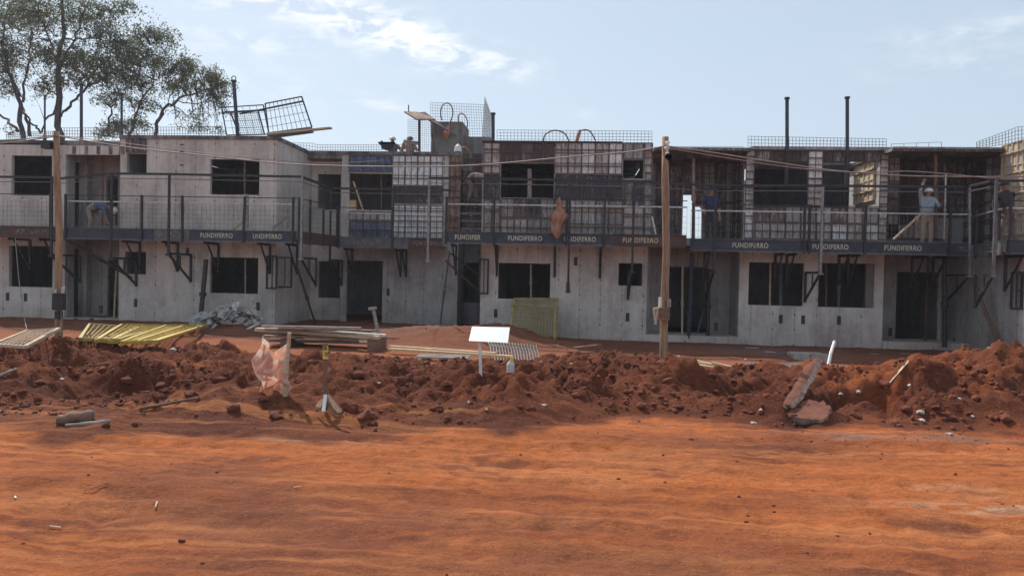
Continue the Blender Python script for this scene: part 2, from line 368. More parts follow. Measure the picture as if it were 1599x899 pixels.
def hole(l, t, r, b, Y): x0, x1, z0, z1 = R(l, t, r, b, Y); return (x0, x1, z0, z1)

# ------------------------------------------------------------------ terrain
def vnoise(x, y, seed=0):
    xi = np.floor(x).astype(np.int64); yi = np.floor(y).astype(np.int64); xf = x-xi; yf = y-yi
    def hsh(a, b):
        h = (a*374761393 + b*668265263 + seed*1442695041) & 0xffffffff
        h = ((h ^ (h >> 13))*1274126177) & 0xffffffff; h = (h ^ (h >> 16)) & 0xffff
        return h/65535.0
    u = xf*xf*(3-2*xf); v = yf*yf*(3-2*yf)
    return (hsh(xi, yi)*(1-u)+hsh(xi+1, yi)*u)*(1-v) + (hsh(xi, yi+1)*(1-u)+hsh(xi+1, yi+1)*u)*v
def fbm(x, y, o=5, g=.5, seed=0):
    s = 0; a = 1; n = 0
    for i in range(o):
        s = s + a*(vnoise(x*2**i+i*17.3, y*2**i-i*9.1, seed+i)-.5); n += a; a *= g
    return s/n*2
# px, toe py, crest py, crest distance
MND = [(-150, 655, 548, 11.2), (0, 648, 552, 11.2), (60, 655, 540, 11.3), (95, 665, 530, 11.4), (150, 668, 540, 11.6), (230, 658, 552, 11.9), (330, 668, 560, 12.2), (420, 672, 556, 12), (490, 674, 553, 12),
       (560, 674, 560, 11.8), (640, 663, 566, 11.6), (720, 660, 572, 11.4), (800, 668, 578, 11.2), (860, 664, 573, 11.3), (900, 655, 570, 11.4), (950, 650, 566, 11.5),
       (1000, 650, 567, 11.5), (1040, 650, 570, 11.5), (1100, 652, 588, 11.3), (1160, 660, 584, 11.2), (1215, 662, 578, 11.2), (1260, 660, 580, 11.2), (1310, 658, 590, 11.3),
       (1350, 658, 578, 11.5), (1400, 664, 567, 11.6), (1450, 668, 558, 11.8), (1520, 668, 550, 12), (1599, 672, 547, 12.2), (1750, 676, 545, 12.2)]
mX, mT, mC, mZ, tX = [], [], [], [], []
for px, ty, cy, D in MND:
    c = P(px, cy, D); r = ray(px, ty); k = -EYE/r.z
    mX.append(c.x); mC.append(c.y); mZ.append(c.z); mT.append(r.y*k); tX.append(r.x*k)
def hgt(x, y, full=False):
    x = np.asarray(x, float); y = np.asarray(y, float)
    yc = np.interp(x, mX, mC); zc = np.interp(x, mX, mZ); yt = np.interp(x, tX, mT)
    yt = yt + fbm(x*.9, y*0+3, 4, .55, 5)*.45
    back = np.interp(x, [-14, -6, 2, 12], [-.02, -.08, -.22, -.26])
    t = (y-yt)/np.maximum(yc-yt, .1); tt = np.clip(t, 0, 1)
    prof = np.where(tt < 1, np.sin(tt*math.pi/2)**.85, 1.0)
    tb = np.clip((y-yc)/2.6, 0, 1); fall = tb*tb*(3-2*tb)
    h = np.where(y < yc, zc*prof, zc+(back-zc)*fall)
    ms = np.clip(t*3.2, 0, 1)*np.clip((yc+2.4-y)/1.2, 0, 1); ms = np.where(y < yt, 0, ms)          # on the mound
    n1 = fbm(x*.8, y*.8, 5, .55, 1); n2 = fbm(x*3.1, y*3.1, 4, .6, 2); n3 = 1-np.abs(fbm(x*5.5, y*5.5, 3, .6, 3))
    near_crest = 1-.55*np.exp(-((y-yc)/.5)**2)
    n4 = fbm(x*9.5, y*9.5, 3, .6, 4)
    n5 = 1-np.abs(fbm(x*1.9+3, y*2.3, 4, .6, 6))*1.6
    h = h + ms*(n1*.30*near_crest + n2*.14 + (n3-.75)*.14 + n4*.07 + (n5-.6)*.11*near_crest)
    # gullies and shoulders down the face of the mound
    h = h + ms*near_crest*.10*np.sin(x*1.7+n1*4)*np.sin(np.clip(t, 0, 1)*math.pi)
    rm = 1-np.clip((y-yt+.3)/.5, 0, 1)
    warp = fbm(x*.25, y*.5, 3, .5, 8)*.9
    rut = np.zeros_like(x)
    for (y0, s, wd, dp) in ((7.3, .02, .13, .035), (6.45, -.035, .12, .03), (6.2, -.035, .1, .025), (5.2, .05, .16, .03), (4.7, -.10, .10, .02), (7.9, .0, .10, .03), (4.1, -.16, .12, .02)):
        q = (y-(y0+s*x)-warp*.5)/wd
        rut = rut - dp*np.exp(-q*q)*(1+.35*np.sin(x*23+y0*5)) + dp*.7*np.exp(-((np.abs(q)-1.9)/.6)**2)
    for (x0, s, wd, dp) in ((-2.55, -.42, .07, .02), (-2.38, -.42, .06, .018), (-2.75, -.42, .06, .015)):           # diagonal wheel track, lower left
        q = (x-(x0+s*(y-3.6)))/wd
        rut = rut - dp*np.exp(-q*q)*(y < 6.3)*(1+.4*np.sin(y*40))
    h = h + rm*(rut*.8 + fbm(x*.35, y*.5, 3, .5, 11)*.05 + fbm(x*2.2, y*3.2, 5, .6, 12)*.03 + fbm(x*7, y*9, 3, .6, 15)*.018)
    bk = np.clip((y-yc-2)/1.0, 0, 1)
    h = h + bk*(fbm(x*1.3, y*1.3, 4, .55, 14)*.05)
    def pile(cx, cy, sx, sy, a): return a*np.exp(-((x-cx)/sx)**2-((y-cy)/sy)**2)*(1+.35*fbm(x*3, y*3, 4, .6, 21))
    h = h + pile(-2.6, 19.3, 1.5, 1.0, .30) + pile(-1.6, 20.1, 1.0, .7, .3) + pile(-3.9, 20.6, 1.6, .8, .25) + pile(-8.3, 20.2, 1.3, .7, .14)
    h = h - pile(6.75, 18.6, .9, .55, .75) - pile(7.9, 17.3, .6, .6, .45) + pile(11.4, 16.5, 1.6, 1.6, .5)
    # hollows on the face of the mound
    h = h - pile(-5.9, 9.0, .35, .35, .18) - pile(2.35, 10.35, .55, .28, .22) - pile(2.62, 9.0, .18, .14, .16)
    for (bx_, by_, sa, sb, am) in ((-5.75, 9.75, .5, .28, .26), (-4.55, 10.3, .45, .25, .22), (-3.85, 10.9, .3, .2, .2), (-2.3, 9.9, .3, .2, .12), (-.85, 9.9, .4, .18, .15), (1.55, 10.75, .5, .22, .20), (2.3, 9.3, .2, .15, .1), (4.3, 10.3, .5, .3, .24), (5.6, 10.4, .5, .3, .15), (7.2, 10.0, .5, .3, .18), (-7.2, 10.2, .6, .3, .2), (.2, 10.0, .5, .2, .14)):
        h = h + pile(bx_, by_, sa, sb, am) - pile(bx_+.22, by_-.48, sa*.8, sb*.7, am*.75)
    h = np.where(y > 40, back*1.0, h)
    if not full: return h
    return h, ms, rm, t, n1, n2
def hz(x, y): return float(hgt(np.array([x]), np.array([y]))[0])
def G(px, py, lift=0):
    """where the ray of a pixel of the photograph meets the ground"""
    r = ray(px, py); t = np.linspace(3.0/r.y, 30/r.y, 2200)
    xs, ys, zs = r.x*t, r.y*t, EYE+r.z*t; h = hgt(xs, ys); k = np.where(zs < h+lift)[0]
    i = k[0] if len(k) else len(t)-1
    return Vector((float(xs[i]), float(ys[i]), float(h[i])))

def build_ground():
    xs = np.concatenate([[-500, -250, -120, -60, -36, -26, -21], np.arange(-18, 17.01, .045), [20, 26, 36, 60, 120, 250, 500]])
    ys = np.concatenate([[-60, -20, -5, 0, 1.2], np.arange(2.2, 8, .04), np.arange(8, 14.5, .035), np.arange(14.5, 24, .09), [25, 27, 30, 36, 50, 90, 200, 600]])
    X, Y = np.meshgrid(xs, ys); nx, ny = len(xs), len(ys)
    h, ms, rm, t, n1, n2 = hgt(X, Y, True)
    V = np.stack([X, Y, h], -1).reshape(-1, 3)
    i = np.arange((ny-1)*(nx-1)); r_, c_ = i//(nx-1), i % (nx-1); a = r_*nx+c_
    Fc = np.stack([a, a+1, a+nx+1, a+nx], -1)
    me = bpy.data.meshes.new('ground'); me.vertices.add(len(V)); me.vertices.foreach_set('co', V.ravel())
    me.loops.add(len(Fc)*4); me.loops.foreach_set('vertex_index', Fc.ravel().astype(np.int32))
    me.polygons.add(len(Fc)); me.polygons.foreach_set('loop_start', np.arange(0, len(Fc)*4, 4, dtype=np.int32)); me.polygons.foreach_set('loop_total', np.full(len(Fc), 4, dtype=np.int32))
    me.polygons.foreach_set('use_smooth', np.ones(len(Fc), dtype=bool)); me.update(); me.validate()
    # pigment of the soil: packed orange track, darker dug earth, grey cement dust, pale spills; sun and house shade painted in behind the mound
    def L3(c): return np.array(c)[None, None, :]
    f = lambda sx, sy, o=5, sd=0, g=.6: fbm(X*sx, Y*sy, o, g, sd)
    sm = lambda v, a, b: np.clip((v-a)/(b-a), 0, 1)[..., None]
    road = L3((.50, .143, .040))*(1+.25*f(.8, 2.5, 6, 31)[..., None])
    road = road + (L3((.58, .21, .08))-road)*sm(f(.35, 1.6, 5, 32), .05, .45)*.7
    road = road + (L3((.32, .085, .030))-road)*sm(f(.5, 1.7, 6, 33, .7), .03, .3)*.8
    dark = sm(f(1.1, 2.2, 6, 34, .7), .22, .36)
    road = road + (L3((.15, .045, .026))-road)*dark*.7
    near = (np.exp(-((X+1.6)/1.8)**2-((Y-4.6)/.8)**2) + np.exp(-((X+3.0)/1.2)**2-((Y-5.6)/.5)**2)*.8 + np.exp(-((X-.5)/1.2)**2-((Y-4.3)/.4)**2)*.8 + np.exp(-((X-1.4)/1.3)**2-((Y-7.6)/.6)**2)*1.2)[..., None]
    road = road + (L3((.16, .055, .036))-road)*np.clip(near*(1+f(2, 3, 5, 35)[..., None]*1.5), 0, 1)*.7
    pale = (np.exp(-((X-3.6)/1.1)**2-((Y-5.9-.05*(X-3.6))/.22)**2) + np.exp(-((X-4.4)/.9)**2-((Y-6.25)/.07)**2) + .8*np.exp(-((X+2.6)/.7)**2-((Y-7.15)/.13)**2) + .5*np.exp(-((X-3.0)/.5)**2-((Y-6.45)/.06)**2))[..., None]
    road = road + (L3((.60, .44, .30))-road)*np.clip(pale*sm(f(5, 8, 5, 36, .7), -.2, .2), 0, 1)*.9
    mound = L3((.112, .029, .0155))*(1+.35*f(1.2, 1.2, 5, 41)[..., None])
    mound = mound + (L3((.32, .085, .030))-mound)*sm(f(.55, .9, 5, 42), .16, .45)*.75
    mound = mound + (L3((.065, .022, .016))-mound)*sm(f(1.6, 1.6, 5, 43, .65), .05, .35)*.6
    k = np.clip(sm(t+.16*f(1.6, 2.4, 6, 44, .65), -.15, -.05), 0, 1); k[Y < 6.5] = 0
    c = road + (mound-road)*k
    back_shade = L3((.20, .075, .045))*(1+.3*f(1.4, 1.4, 5, 45)[..., None])  # dark tone carrying the houses' shade on the ground
    bk = sm(Y, 13.6, 15.5); c = c + (back_shade-c)*bk
    sun_band = sm(Y, 14, 14.5)*(1-sm(Y, 17.3, 17.8))*.7; c = c+(L3((.38, .13, .06))-c)*sun_band  # sunlit strip painted up to the edge of the houses' shadow
    dust = (np.exp(-((X-5.6)/2.1)**2-((Y-15.6)/1.5)**2)*.9 + np.exp(-((X-5.2)/1.4)**2-((Y-20.2)/1.0)**2)*.6 + np.exp(-((X+4.2)/2.0)**2-((Y-21.3)/1.2)**2)*.8 + .6*np.exp(-((X-3.5)/1.1)**2-((Y-8.3)/.14)**2))[..., None]
    c = c + (L3((.20, .175, .17))-c)*np.clip(dust*(1+f(2, 2, 5, 46)[..., None]), 0, .9)
    c = np.clip(c, .01, .9); rgba = np.concatenate([c, np.ones(c.shape[:2]+(1,))], -1).reshape(-1)
    at = me.color_attributes.new('pigment', 'FLOAT_COLOR', 'POINT'); at.data.foreach_set('color', rgba.astype(np.float32))
    me.materials.append(MATS['red_earth'])
    o = bpy.data.objects.new('ground', me); COL.objects.link(o); o['kind'] = 'structure'
build_ground()

# ------------------------------------------------------------------ houses
YF, YR, YM, YB = 22.0, 23.3, 24.6, 28.4
ZB = -.6
UP_IN = 2.62                                     # upper floor level
def slab(parent, x0, x1, y0, y1, z1, th=.14, name='roof_slab', m='concrete_lip'):
    return MB().box(x0, x1, y0, y1, z1-th, z1).build(name, m, parent)
SOCK = []
def socket(parent, pts, Y, w=.05, h=.12):
    for px, py in pts:
        p = P(px, py, Y); MB().box(p.x-w, p.x+w, Y-.012, Y+.03, p.z-h, p.z+h).build('electrical_box', 'plastic_black', parent)
RN = [0]
def room(parent, x0, x1, zt, y0, back_holes=(), roof=True, roof_x=None, xw=True):
    RN[0] += 1
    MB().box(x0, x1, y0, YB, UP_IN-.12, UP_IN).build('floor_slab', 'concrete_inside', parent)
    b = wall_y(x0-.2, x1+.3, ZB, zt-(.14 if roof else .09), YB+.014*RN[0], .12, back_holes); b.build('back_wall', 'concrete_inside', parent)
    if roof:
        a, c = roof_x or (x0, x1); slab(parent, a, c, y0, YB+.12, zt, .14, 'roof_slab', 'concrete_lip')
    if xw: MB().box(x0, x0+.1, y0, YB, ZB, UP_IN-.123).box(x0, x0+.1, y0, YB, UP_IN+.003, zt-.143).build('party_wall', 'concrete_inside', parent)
def formwork(parent, l, t, r, b, Y, mats, pw=.40, ph=None, proud=.05, frame='form_frame', rails=True, seed=None, nz_=None):
    """aluminium shutter panels in front of a wall: faces, raised frames, rusty walers"""
    x0, x1, z0, z1 = R(l, t, r, b, Y)
    n = max(1, round((x1-x0)/pw)); ws = (x1-x0)/n
    rr = random.Random(seed if seed is not None else int(l*7+t))
    m = nz_ or max(1, round((z1-z0)/(ph or 9)))
    for j in range(m):
        za, zb = z0+(z1-z0)*j/m, z0+(z1-z0)*(j+1)/m
        for i in range(n):
            a, c = x0+ws*i, x0+ws*(i+1); g = .004
            mb = MB(); y1 = Y-.002; yf = Y-proud
            mb.box(a+g, c-g, yf+.03, y1, za+g, zb-g, 0)
            fwid = .015
            mb.box(a+g, a+g+fwid, yf, yf+.032, za+g, zb-g, 1); mb.box(c-g-fwid, c-g, yf, yf+.032, za+g, zb-g, 1)
            k = max(1, round((zb-za)/.34))
            for q in range(k+1):
                zz = za+g+(zb-za-2*g-fwid)*q/k
                mb.box(a+g+fwid, c-g-fwid, yf+.003, yf+.032, zz, zz+fwid, 1)
            if c-a > .3: mb.box((a+c)/2-.009, (a+c)/2+.009, yf+.012, yf+.031, za+g+.03, zb-g-.03, 1)
            mb.build('formwork_panel', [rr.choice(mats), frame], parent)
    if rails:
        k = max(1, round((z1-z0)/.42))
        for q in range(k):
            zz = z0+(z1-z0)*(q+.5)/k+rr.uniform(-.03, .03)
            MB().box(x0, x1, Y-proud-.035, Y-proud-.003, zz-.014, zz+.014).build('waler', 'rebar_rust', parent)
def formwork_x(parent, X, y0, y1, z0, z1, mats, proud=.06, frame='form_frame', pw=.35, side=-1):
    n = max(1, round((y1-y0)/pw)); ws = (y1-y0)/n
    for i in range(n):
        a, c = y0+ws*i+.006, y0+ws*(i+1)-.006; mb = MB()
        xa, xb = sorted((X+side*.002, X+side*(proud-.025))); xc, xd = sorted((X+side*(proud-.027), X+side*proud))
        mb.box(xa, xb, a, c, z0, z1, 0); mb.box(xc, xd, a, a+.025, z0, z1, 1); mb.box(xc, xd, c-.025, c, z0, z1, 1)
        k = max(1, round((z1-z0)/.3))
        for q in range(k+1):
            zz = z0+(z1-z0-.03)*q/k; mb.box(xc, xd, a+.025, c-.025, zz, zz+.03, 1)
        mb.build('formwork_panel', [mats[i % len(mats)], frame], parent)
    k = max(1, round((z1-z0)/.5))
    for q in range(k):
        zz = z0+(z1-z0)*(q+.5)/k; xa, xb = sorted((X+side*(proud+.003), X+side*(proud+.04)))
        MB().box(xa, xb, y0, y1, zz-.02, zz+.02).build('waler', 'wood_pale' if 'ply' in mats[0] else 'rebar_rust', parent)

def X_(px, Y, py=400): return P(px, py, Y).x

# --- house A, far left
xA0, xA1 = X_(-120, YF), X_(88, YF, 330); xA2 = X_(186, YF, 330)
zA = P(60, 219, YF).z
hA = thing('row_house', (-14.5, YF, 0), 'unfinished grey concrete row house at the far left edge with open porch recess', 'house', 'unfinished concrete row houses')
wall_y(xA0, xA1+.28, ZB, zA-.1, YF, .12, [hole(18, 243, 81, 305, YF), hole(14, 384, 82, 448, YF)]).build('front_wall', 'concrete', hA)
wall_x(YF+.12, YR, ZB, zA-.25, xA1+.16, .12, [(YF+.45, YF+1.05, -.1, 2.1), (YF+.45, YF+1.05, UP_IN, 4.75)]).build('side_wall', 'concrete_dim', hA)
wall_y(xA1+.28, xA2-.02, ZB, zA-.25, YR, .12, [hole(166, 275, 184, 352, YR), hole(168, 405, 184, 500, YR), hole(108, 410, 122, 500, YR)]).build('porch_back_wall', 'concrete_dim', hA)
MB().box(xA1+.28, xA2-.02, YF+.02, YR-.003, 2.5, UP_IN+.05).build('porch_floor', 'concrete_inside', hA)
MB().box(xA1+.28, xA2-.02, YF+.0, YF+.12, zA-.42, zA-.15).build('lintel_beam', 'concrete', hA)
for i in range(5):
    x = xA1+.5+i*.38; MB().box(x, x+.1, YF-.02, YF-.003, zA-.40, zA-.17).build('beam_form', 'form_dark', hA)
MB().box(xA1+.1, xA2-.02, YF+.02, YR-.003, -.4, P(130, 497, YF).z).build('threshold', 'concrete', hA)
room(hA, xA0, xA2-.02, zA, YF+.0)
socket(hA, [(12, 463), (40, 464), (118, 503), (143, 503), (157, 483)], YF)

# --- house B
xB0, xB1 = X_(187, YF, 330), X_(431, YF, 330); zB = P(300, 212, YF).z
hB = thing('row_house', (-9, YF, 0), 'pale grey concrete row house with bare walls, guard frames lying on its roof', 'house', 'unfinished concrete row houses')
wall_y(xB0, xB1, ZB, zB-.1, YF, .12, [hole(198, 240, 229, 272, YF), hole(328, 249, 405, 304, YF), hole(195, 393, 228, 428, YF), hole(328, 402, 403, 458, YF)]).build('front_wall', 'concrete', hB)
wall_x(YF+.12, YM+.5, ZB, zB-.1, xB1-.12, .12).build('side_wall', 'concrete', hB)
formwork(hB, 198, 216, 229, 239, YF, ['form_dark'], .2, rails=False)
room(hB, xB0, xB1-.13, zB, YF+.12, roof=False)
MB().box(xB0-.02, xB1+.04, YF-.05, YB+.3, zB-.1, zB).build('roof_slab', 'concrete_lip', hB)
socket(hB, [(212, 473), (403, 478), (293, 393)], YF)
for py in (226, 237, 258): socket(hB, [(284, py)], YF, .05, .018)

# --- middle set-back house
xM0, xM1, xM2 = xB1+.0, X_(533, YM, 330), X_(700, YM, 300); xMl = X_(714, YM, 460); xM3 = X_(752, YF, 330)
zM = P(600, 237, YM).z
hM = thing('row_house', (-4.5, YM, 0), 'set-back row house with one blue and several white formwork panels on its upper floor', 'house', 'unfinished concrete row houses')
wall_y(xM0, xM1, ZB, zM-.12, YM+.5, .12, [hole(496, 272, 532, 327, YM+.5), hole(497, 408, 531, 465, YM+.5)]).build('recess_wall', 'concrete', hM)
wall_y(xM1, xM2, UP_IN, zM-.1, YM, .12, [hole(545, 271, 612, 328, YM)]).build('upper_wall', 'concrete', hM)
wall_y(xM1, xMl, ZB, UP_IN-.003, YM, .12, [hole(541, 407, 597, 511, YM)]).build('lower_wall', 'concrete_dim', hM)
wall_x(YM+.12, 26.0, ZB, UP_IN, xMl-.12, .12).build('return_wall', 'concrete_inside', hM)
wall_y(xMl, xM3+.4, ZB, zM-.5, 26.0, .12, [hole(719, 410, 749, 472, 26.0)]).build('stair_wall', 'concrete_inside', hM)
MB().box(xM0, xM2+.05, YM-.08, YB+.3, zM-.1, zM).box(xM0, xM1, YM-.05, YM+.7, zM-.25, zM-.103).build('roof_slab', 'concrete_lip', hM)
room(hM, xM0+.02, xM2, zM, YM+.65, roof=False)
room(hM, xM2+.02, xM3+.5, zM-.3, 26.13, roof=False)
MB().box(xM2, xM3+.4, 25.3, YB+.3, zM-.5, zM-.38).build('rear_slab', 'concrete_lip', hM)
formwork(hM, 545, 243, 612, 269, YM, ['form_blue'], .44, rails=False)
formwork(hM, 613, 243, 692, 290, YM, ['form_white'], .44, nz_=1)
formwork(hM, 613, 291, 692, 318, YM, ['form_band'], .44, rails=False)
formwork(hM, 613, 320, 692, 372, YM, ['form_white', 'form_white', 'form_pale'], .44)
formwork(hM, 545, 330, 612, 344, YM, ['form_pale', 'form_white', 'form_pale'], .44, rails=False); formwork(hM, 545, 345, 612, 372, YM, ['form_grey', 'form_blue', 'form_grey'], .44)
formwork_x(hM, xM2, YM-.05, YM+.9, UP_IN, zM-.12, ['form_rust', 'form_maroon'], side=1)
formwork(hM, 701, 243, 720, 372, YM+.0, ['form_rust'], .4, frame='rebar_rust')
formwork(hM, 722, 240, 760, 372, 25.2, ['form_dark', 'form_maroon'], .35)
for i, py in enumerate((333, 345, 357)): 
    p = P(720, py, 23.2); q = P(752, py+1, 23.2); MB().box(p.x, q.x, 23.2, 23.32, p.z-.03, p.z+.03).build('formwork_rail', 'steel_grey', hM)
socket(hM, [(606, 456)], YM)
MB().box(xM1+.06, xM1+.08, YM-.01, YM-.002, -.2, 5).build('edge_strip', 'concrete', hM)

# --- house C
xC0, xC1 = X_(752, YF, 330), X_(1018, YF, 300); xC1l = X_(1010, YF, 460); zC = P(880, 222, YF).z
hC = thing('row_house', (1.0, YF, 0), 'central row house with its whole upper floor clad in stained pale formwork panels', 'house', 'unfinished concrete row houses')
wall_y(xC0, xC1, UP_IN, zC-.08, YF, .12, [hole(782, 255, 865, 309, YF), hole(973, 250, 1005, 279, YF)]).build('upper_wall', 'concrete_dim', hC)
wall_y(X_(750, YF, 460), xC1l, ZB, UP_IN-.003, YF, .12, [hole(778, 411, 859, 467, YF), hole(966, 411, 1003, 446, YF)]).build('lower_wall', 'concrete', hC)
wall_x(YF+.12, YR+.8, ZB, zC-.15, xC1l-.12, .12).build('side_wall', 'concrete_dim', hC)
room(hC, xC0, xC1l-.13, zC, YF+.12, roof=False)
MB().box(xC0, xC1, YF+.0, YB+.3, zC-.12, zC-.005).build('roof_slab', 'concrete_lip', hC)
formwork(hC, 755, 223, 781, 271, YF, ['form_pale'], .25); formwork(hC, 755, 272, 781, 311, YF, ['form_band'], .25, rails=False); formwork(hC, 755, 312, 781, 368, YF, ['form_pale', 'form_grey'], .25)
formwork(hC, 782, 223, 865, 254, YF, ['form_maroon', 'form_dark'], .3, rails=False)
formwork(hC, 782, 310, 865, 340, YF, ['form_dark', 'form_band', 'form_grey'], .37, rails=False); formwork(hC, 782, 341, 865, 368, YF, ['form_grey', 'form_pale'], .37)
formwork(hC, 866, 223, 972, 272, YF, ['form_pale', 'form_pale', 'form_white'], .40); formwork(hC, 866, 273, 1005, 311, YF, ['form_band'], .40, rails=False) if False else None
formwork(hC, 866, 273, 972, 311, YF, ['form_band'], .40, rails=False); formwork(hC, 866, 312, 972, 369, YF, ['form_pale', 'form_pale', 'form_grey'], .40)
formwork(hC, 973, 223, 1005, 249, YF, ['form_grey'], .6, rails=False); formwork(hC, 973, 281, 1005, 322, YF, ['form_band', 'form_dark'], .3, rails=False); formwork(hC, 973, 323, 1005, 370, YF, ['form_pale'], .3)
formwork(hC, 1006, 223, 1018, 270, YF, ['form_pale'], .3); formwork(hC, 1006, 271, 1018, 322, YF, ['form_grey'], .3); formwork(hC, 1006, 323, 1018, 371, YF, ['form_pale'], .3)
MB().box(xC0-.03, X_(972, YF, 223), YF-.07, YF-.0, zC-.02, zC+.02).build('formwork_cap', 'steel_dark', hC)
socket(hC, [(774, 489), (980, 495), (899, 408), (887, 447)], YF)
for px, py in ((772, 434), (901, 370)): pass

# --- house D with the open porch bay to its left
xD0, xD1, xD2 = xC1l+.0, X_(1162, YF, 300), X_(1383, YF, 300); xD1l = X_(1154, YF, 460); xD2l = X_(1379, YF, 470)
zP = P(1100, 232, 21.6).z; zD = P(1275, 230, YF).z
hD = thing('row_house', (7.0, YF, 0), 'row house right of centre with dark formwork porch bay and two wide window openings', 'house', 'unfinished concrete row houses')
wall_y(xD1l, xD2l, ZB, UP_IN-.003, YF, .12, [hole(1169, 410, 1255, 477, YF), hole(1278, 411, 1365, 480, YF)]).build('lower_wall', 'concrete', hD)
wall_y(xD0, xD1l, ZB, UP_IN, YR, .12, [hole(1044, 417, 1104, 524, YR)]).build('porch_back_wall', 'concrete_dim', hD)
wall_x(YF+.12, YR, ZB, UP_IN, xD1l, .12).build('side_wall', 'concrete_inside', hD)
wall_y(xD0, xD1, UP_IN, zP-.1, YR, .12, [hole(1066, 304, 1096, 372, YR)]).build('porch_upper_wall', 'concrete_inside', hD)
MB().box(xD0, xD1l, YF, YR-.003, -.5, P(1080, 524, YF).z).build('threshold', 'concrete', hD)
MB().box(xD0, xD1+.0, YF+.02, YR-.003, 2.5, UP_IN+.03).build('porch_floor', 'concrete_inside', hD)
bx0, bx1, bz0, bz1 = R(1061, 304, 1101, 373, YB)
room(hD, xD0, xD2l, zD-.05, YF+.3, back_holes=[(bx0, bx1, bz0-.05, bz1), hole(1326, 258, 1345, 312, YB)], roof=False)
# lane of plain side walls so the rear doorway shows the sky beyond
MB().box(xD0, X_(1290, YF, 260), YF+.13, 24.39, zD-.3, zD-.14).build('roof_slab', 'concrete_lip', hD)
wall_y(X_(1165, 24.4, 300), X_(1326, 24.4, 300), UP_IN, zD+.1, 24.4, .1).build('shade_wall', 'form_shade', hD)  # added behind the openings, coloured dark to stand in for room shade
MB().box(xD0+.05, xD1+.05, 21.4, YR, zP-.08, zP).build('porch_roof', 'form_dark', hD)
xf = X_(1172, YF, 300)
formwork(hD, 1024, 240, 1064, 372, YR, ['form_dark', 'form_maroon'], .35, rails=False)
formwork(hD, 1064, 240, 1098, 303, YR, ['form_dark'], .35, rails=False)
formwork(hD, 1098, 240, 1150, 372, YR, ['form_grey', 'form_grey', 'form_dark'], .35)
MB().box(xD1, xD1+.02, YF+.14, YR, UP_IN, zD-.2).build('side_form', 'form_dark', hD)
formwork_x(hD, xD1, YF, YR-.06, UP_IN, zD-.25, ['form_dark', 'form_maroon', 'form_grey'])
formwork(hD, 1163, 234, 1177, 372, YF, ['form_pale', 'form_white'], .3, ph=.9)
formwork(hD, 1178, 236, 1376, 253, YF+.0, ['form_dark', 'form_dark', 'form_maroon'], .42, rails=False)
formwork(hD, 1261, 236, 1284, 322, YF-.06, ['form_white', 'form_pale'], .42, ph=.8)
formwork(hD, 1178, 323, 1371, 348, YF, ['form_grey', 'form_grey', 'form_dark', 'form_pale'], .42, rails=False)
formwork(hD, 1178, 349, 1371, 374, YF, ['form_white', 'form_pale', 'form_pale'], .42)
formwork(hD, 1372, 240, 1386, 374, YF, ['form_pale', 'form_white'], .42, ph=.9)
MB().box(X_(1168, YF), X_(1384, YF), YF-.12, YF+.12, zD-.09, zD).build('beam_cap', 'form_grey', hD)
MB().box(xD1+.1, xD2, YF+.0, YF+.12, UP_IN, P(1275, 324, YF).z).build('parapet', 'concrete_dim', hD)
wall_x(YF+.1, YB, UP_IN, zD-.3, X_(1383, YF, 300), .1).build('right_wall', 'concrete_dim', hD)
formwork_x(hD, X_(1383, YF, 300)-.003, YF+.75, YF+2.3, P(1350, 316, YF+1.4).z, P(1350, 250, YF+1.2).z, ['form_ply'], frame='wood_pale')
MB().bar(P(1285, 256, YF+.5), P(1335, 256, YF+.5), .05, .05).build('lintel_tube', 'galvanised', hD)
socket(hD, [(1219, 498), (1254, 499), (1310, 500), (1118, 510)], YF)

# --- house E recess and the forward return of house F
zE = P(1470, 231, 21.3).z; xE0 = xD2l; xF0 = P(1590, 480, 19.7).x; xFu = X_(1560, 21.6, 300)
hE = thing('row_house', (12.2, YF, 0), 'rightmost recessed row house bay with deep dark porch below a thin roof slab', 'house', 'unfinished concrete row houses')
wall_y(xE0, xF0, ZB, UP_IN, YR, .12, [hole(1399, 425, 1466, 537, YR)]).build('porch_back_wall', 'concrete_dim', hE)
wall_y(xE0, xFu, UP_IN, zE-.1, YR, .12).build('porch_upper_wall', 'concrete_inside', hE)
MB().box(xE0, xF0, YF-.1, YR-.003, -.55, P(1470, 535, YF).z).build('threshold', 'concrete', hE)
MB().box(xE0+.02, xFu, YF+.02, YR-.003, 2.5, UP_IN+.03).build('porch_floor', 'concrete_inside', hE)
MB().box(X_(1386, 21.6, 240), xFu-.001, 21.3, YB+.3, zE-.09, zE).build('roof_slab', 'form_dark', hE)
MB().box(X_(1386, 21.6, 240), xFu-.08, 21.26, 21.297, zE-.03, zE+.02).build('roof_edge', 'form_grey', hE)
formwork(hE, 1386, 245, 1404, 372, YF+.4, ['form_grey', 'form_dark'], .4, ph=.8)
formwork(hE, 1404, 250, 1430, 372, YR, ['form_dark', 'form_maroon'], .4, rails=False)
formwork(hE, 1432, 250, 1530, 340, YR, ['form_grey', 'form_dark', 'form_dark', 'form_grey'], .4, rails=False)
formwork(hE, 1428, 341, 1478, 372, YR-.3, ['form_ply', 'form_ply', 'form_grey'], .3, frame='wood_bright', rails=False)  # yellow panel colour stands in for sunlight reaching this porch
formwork(hE, 1386, 350, 1428, 372, YF+.4, ['form_grey', 'form_pale'], .4, rails=False)
room(hE, xE0, xF0+3, zE+.0, YR+.13, roof=False, xw=False)
socket(hE, [(1390, 518)], YR)
hF = thing('row_house', (14.3, 19.7, 0), 'row house cut by the right edge, its side clad in sunlit timber-edged formwork', 'house', 'unfinished concrete row houses')
zFt = P(1597, 216, 20.35).z
wall_x(19.7, YB, ZB, UP_IN-.02, xF0, .12).build('side_wall', 'concrete_dim', hF)
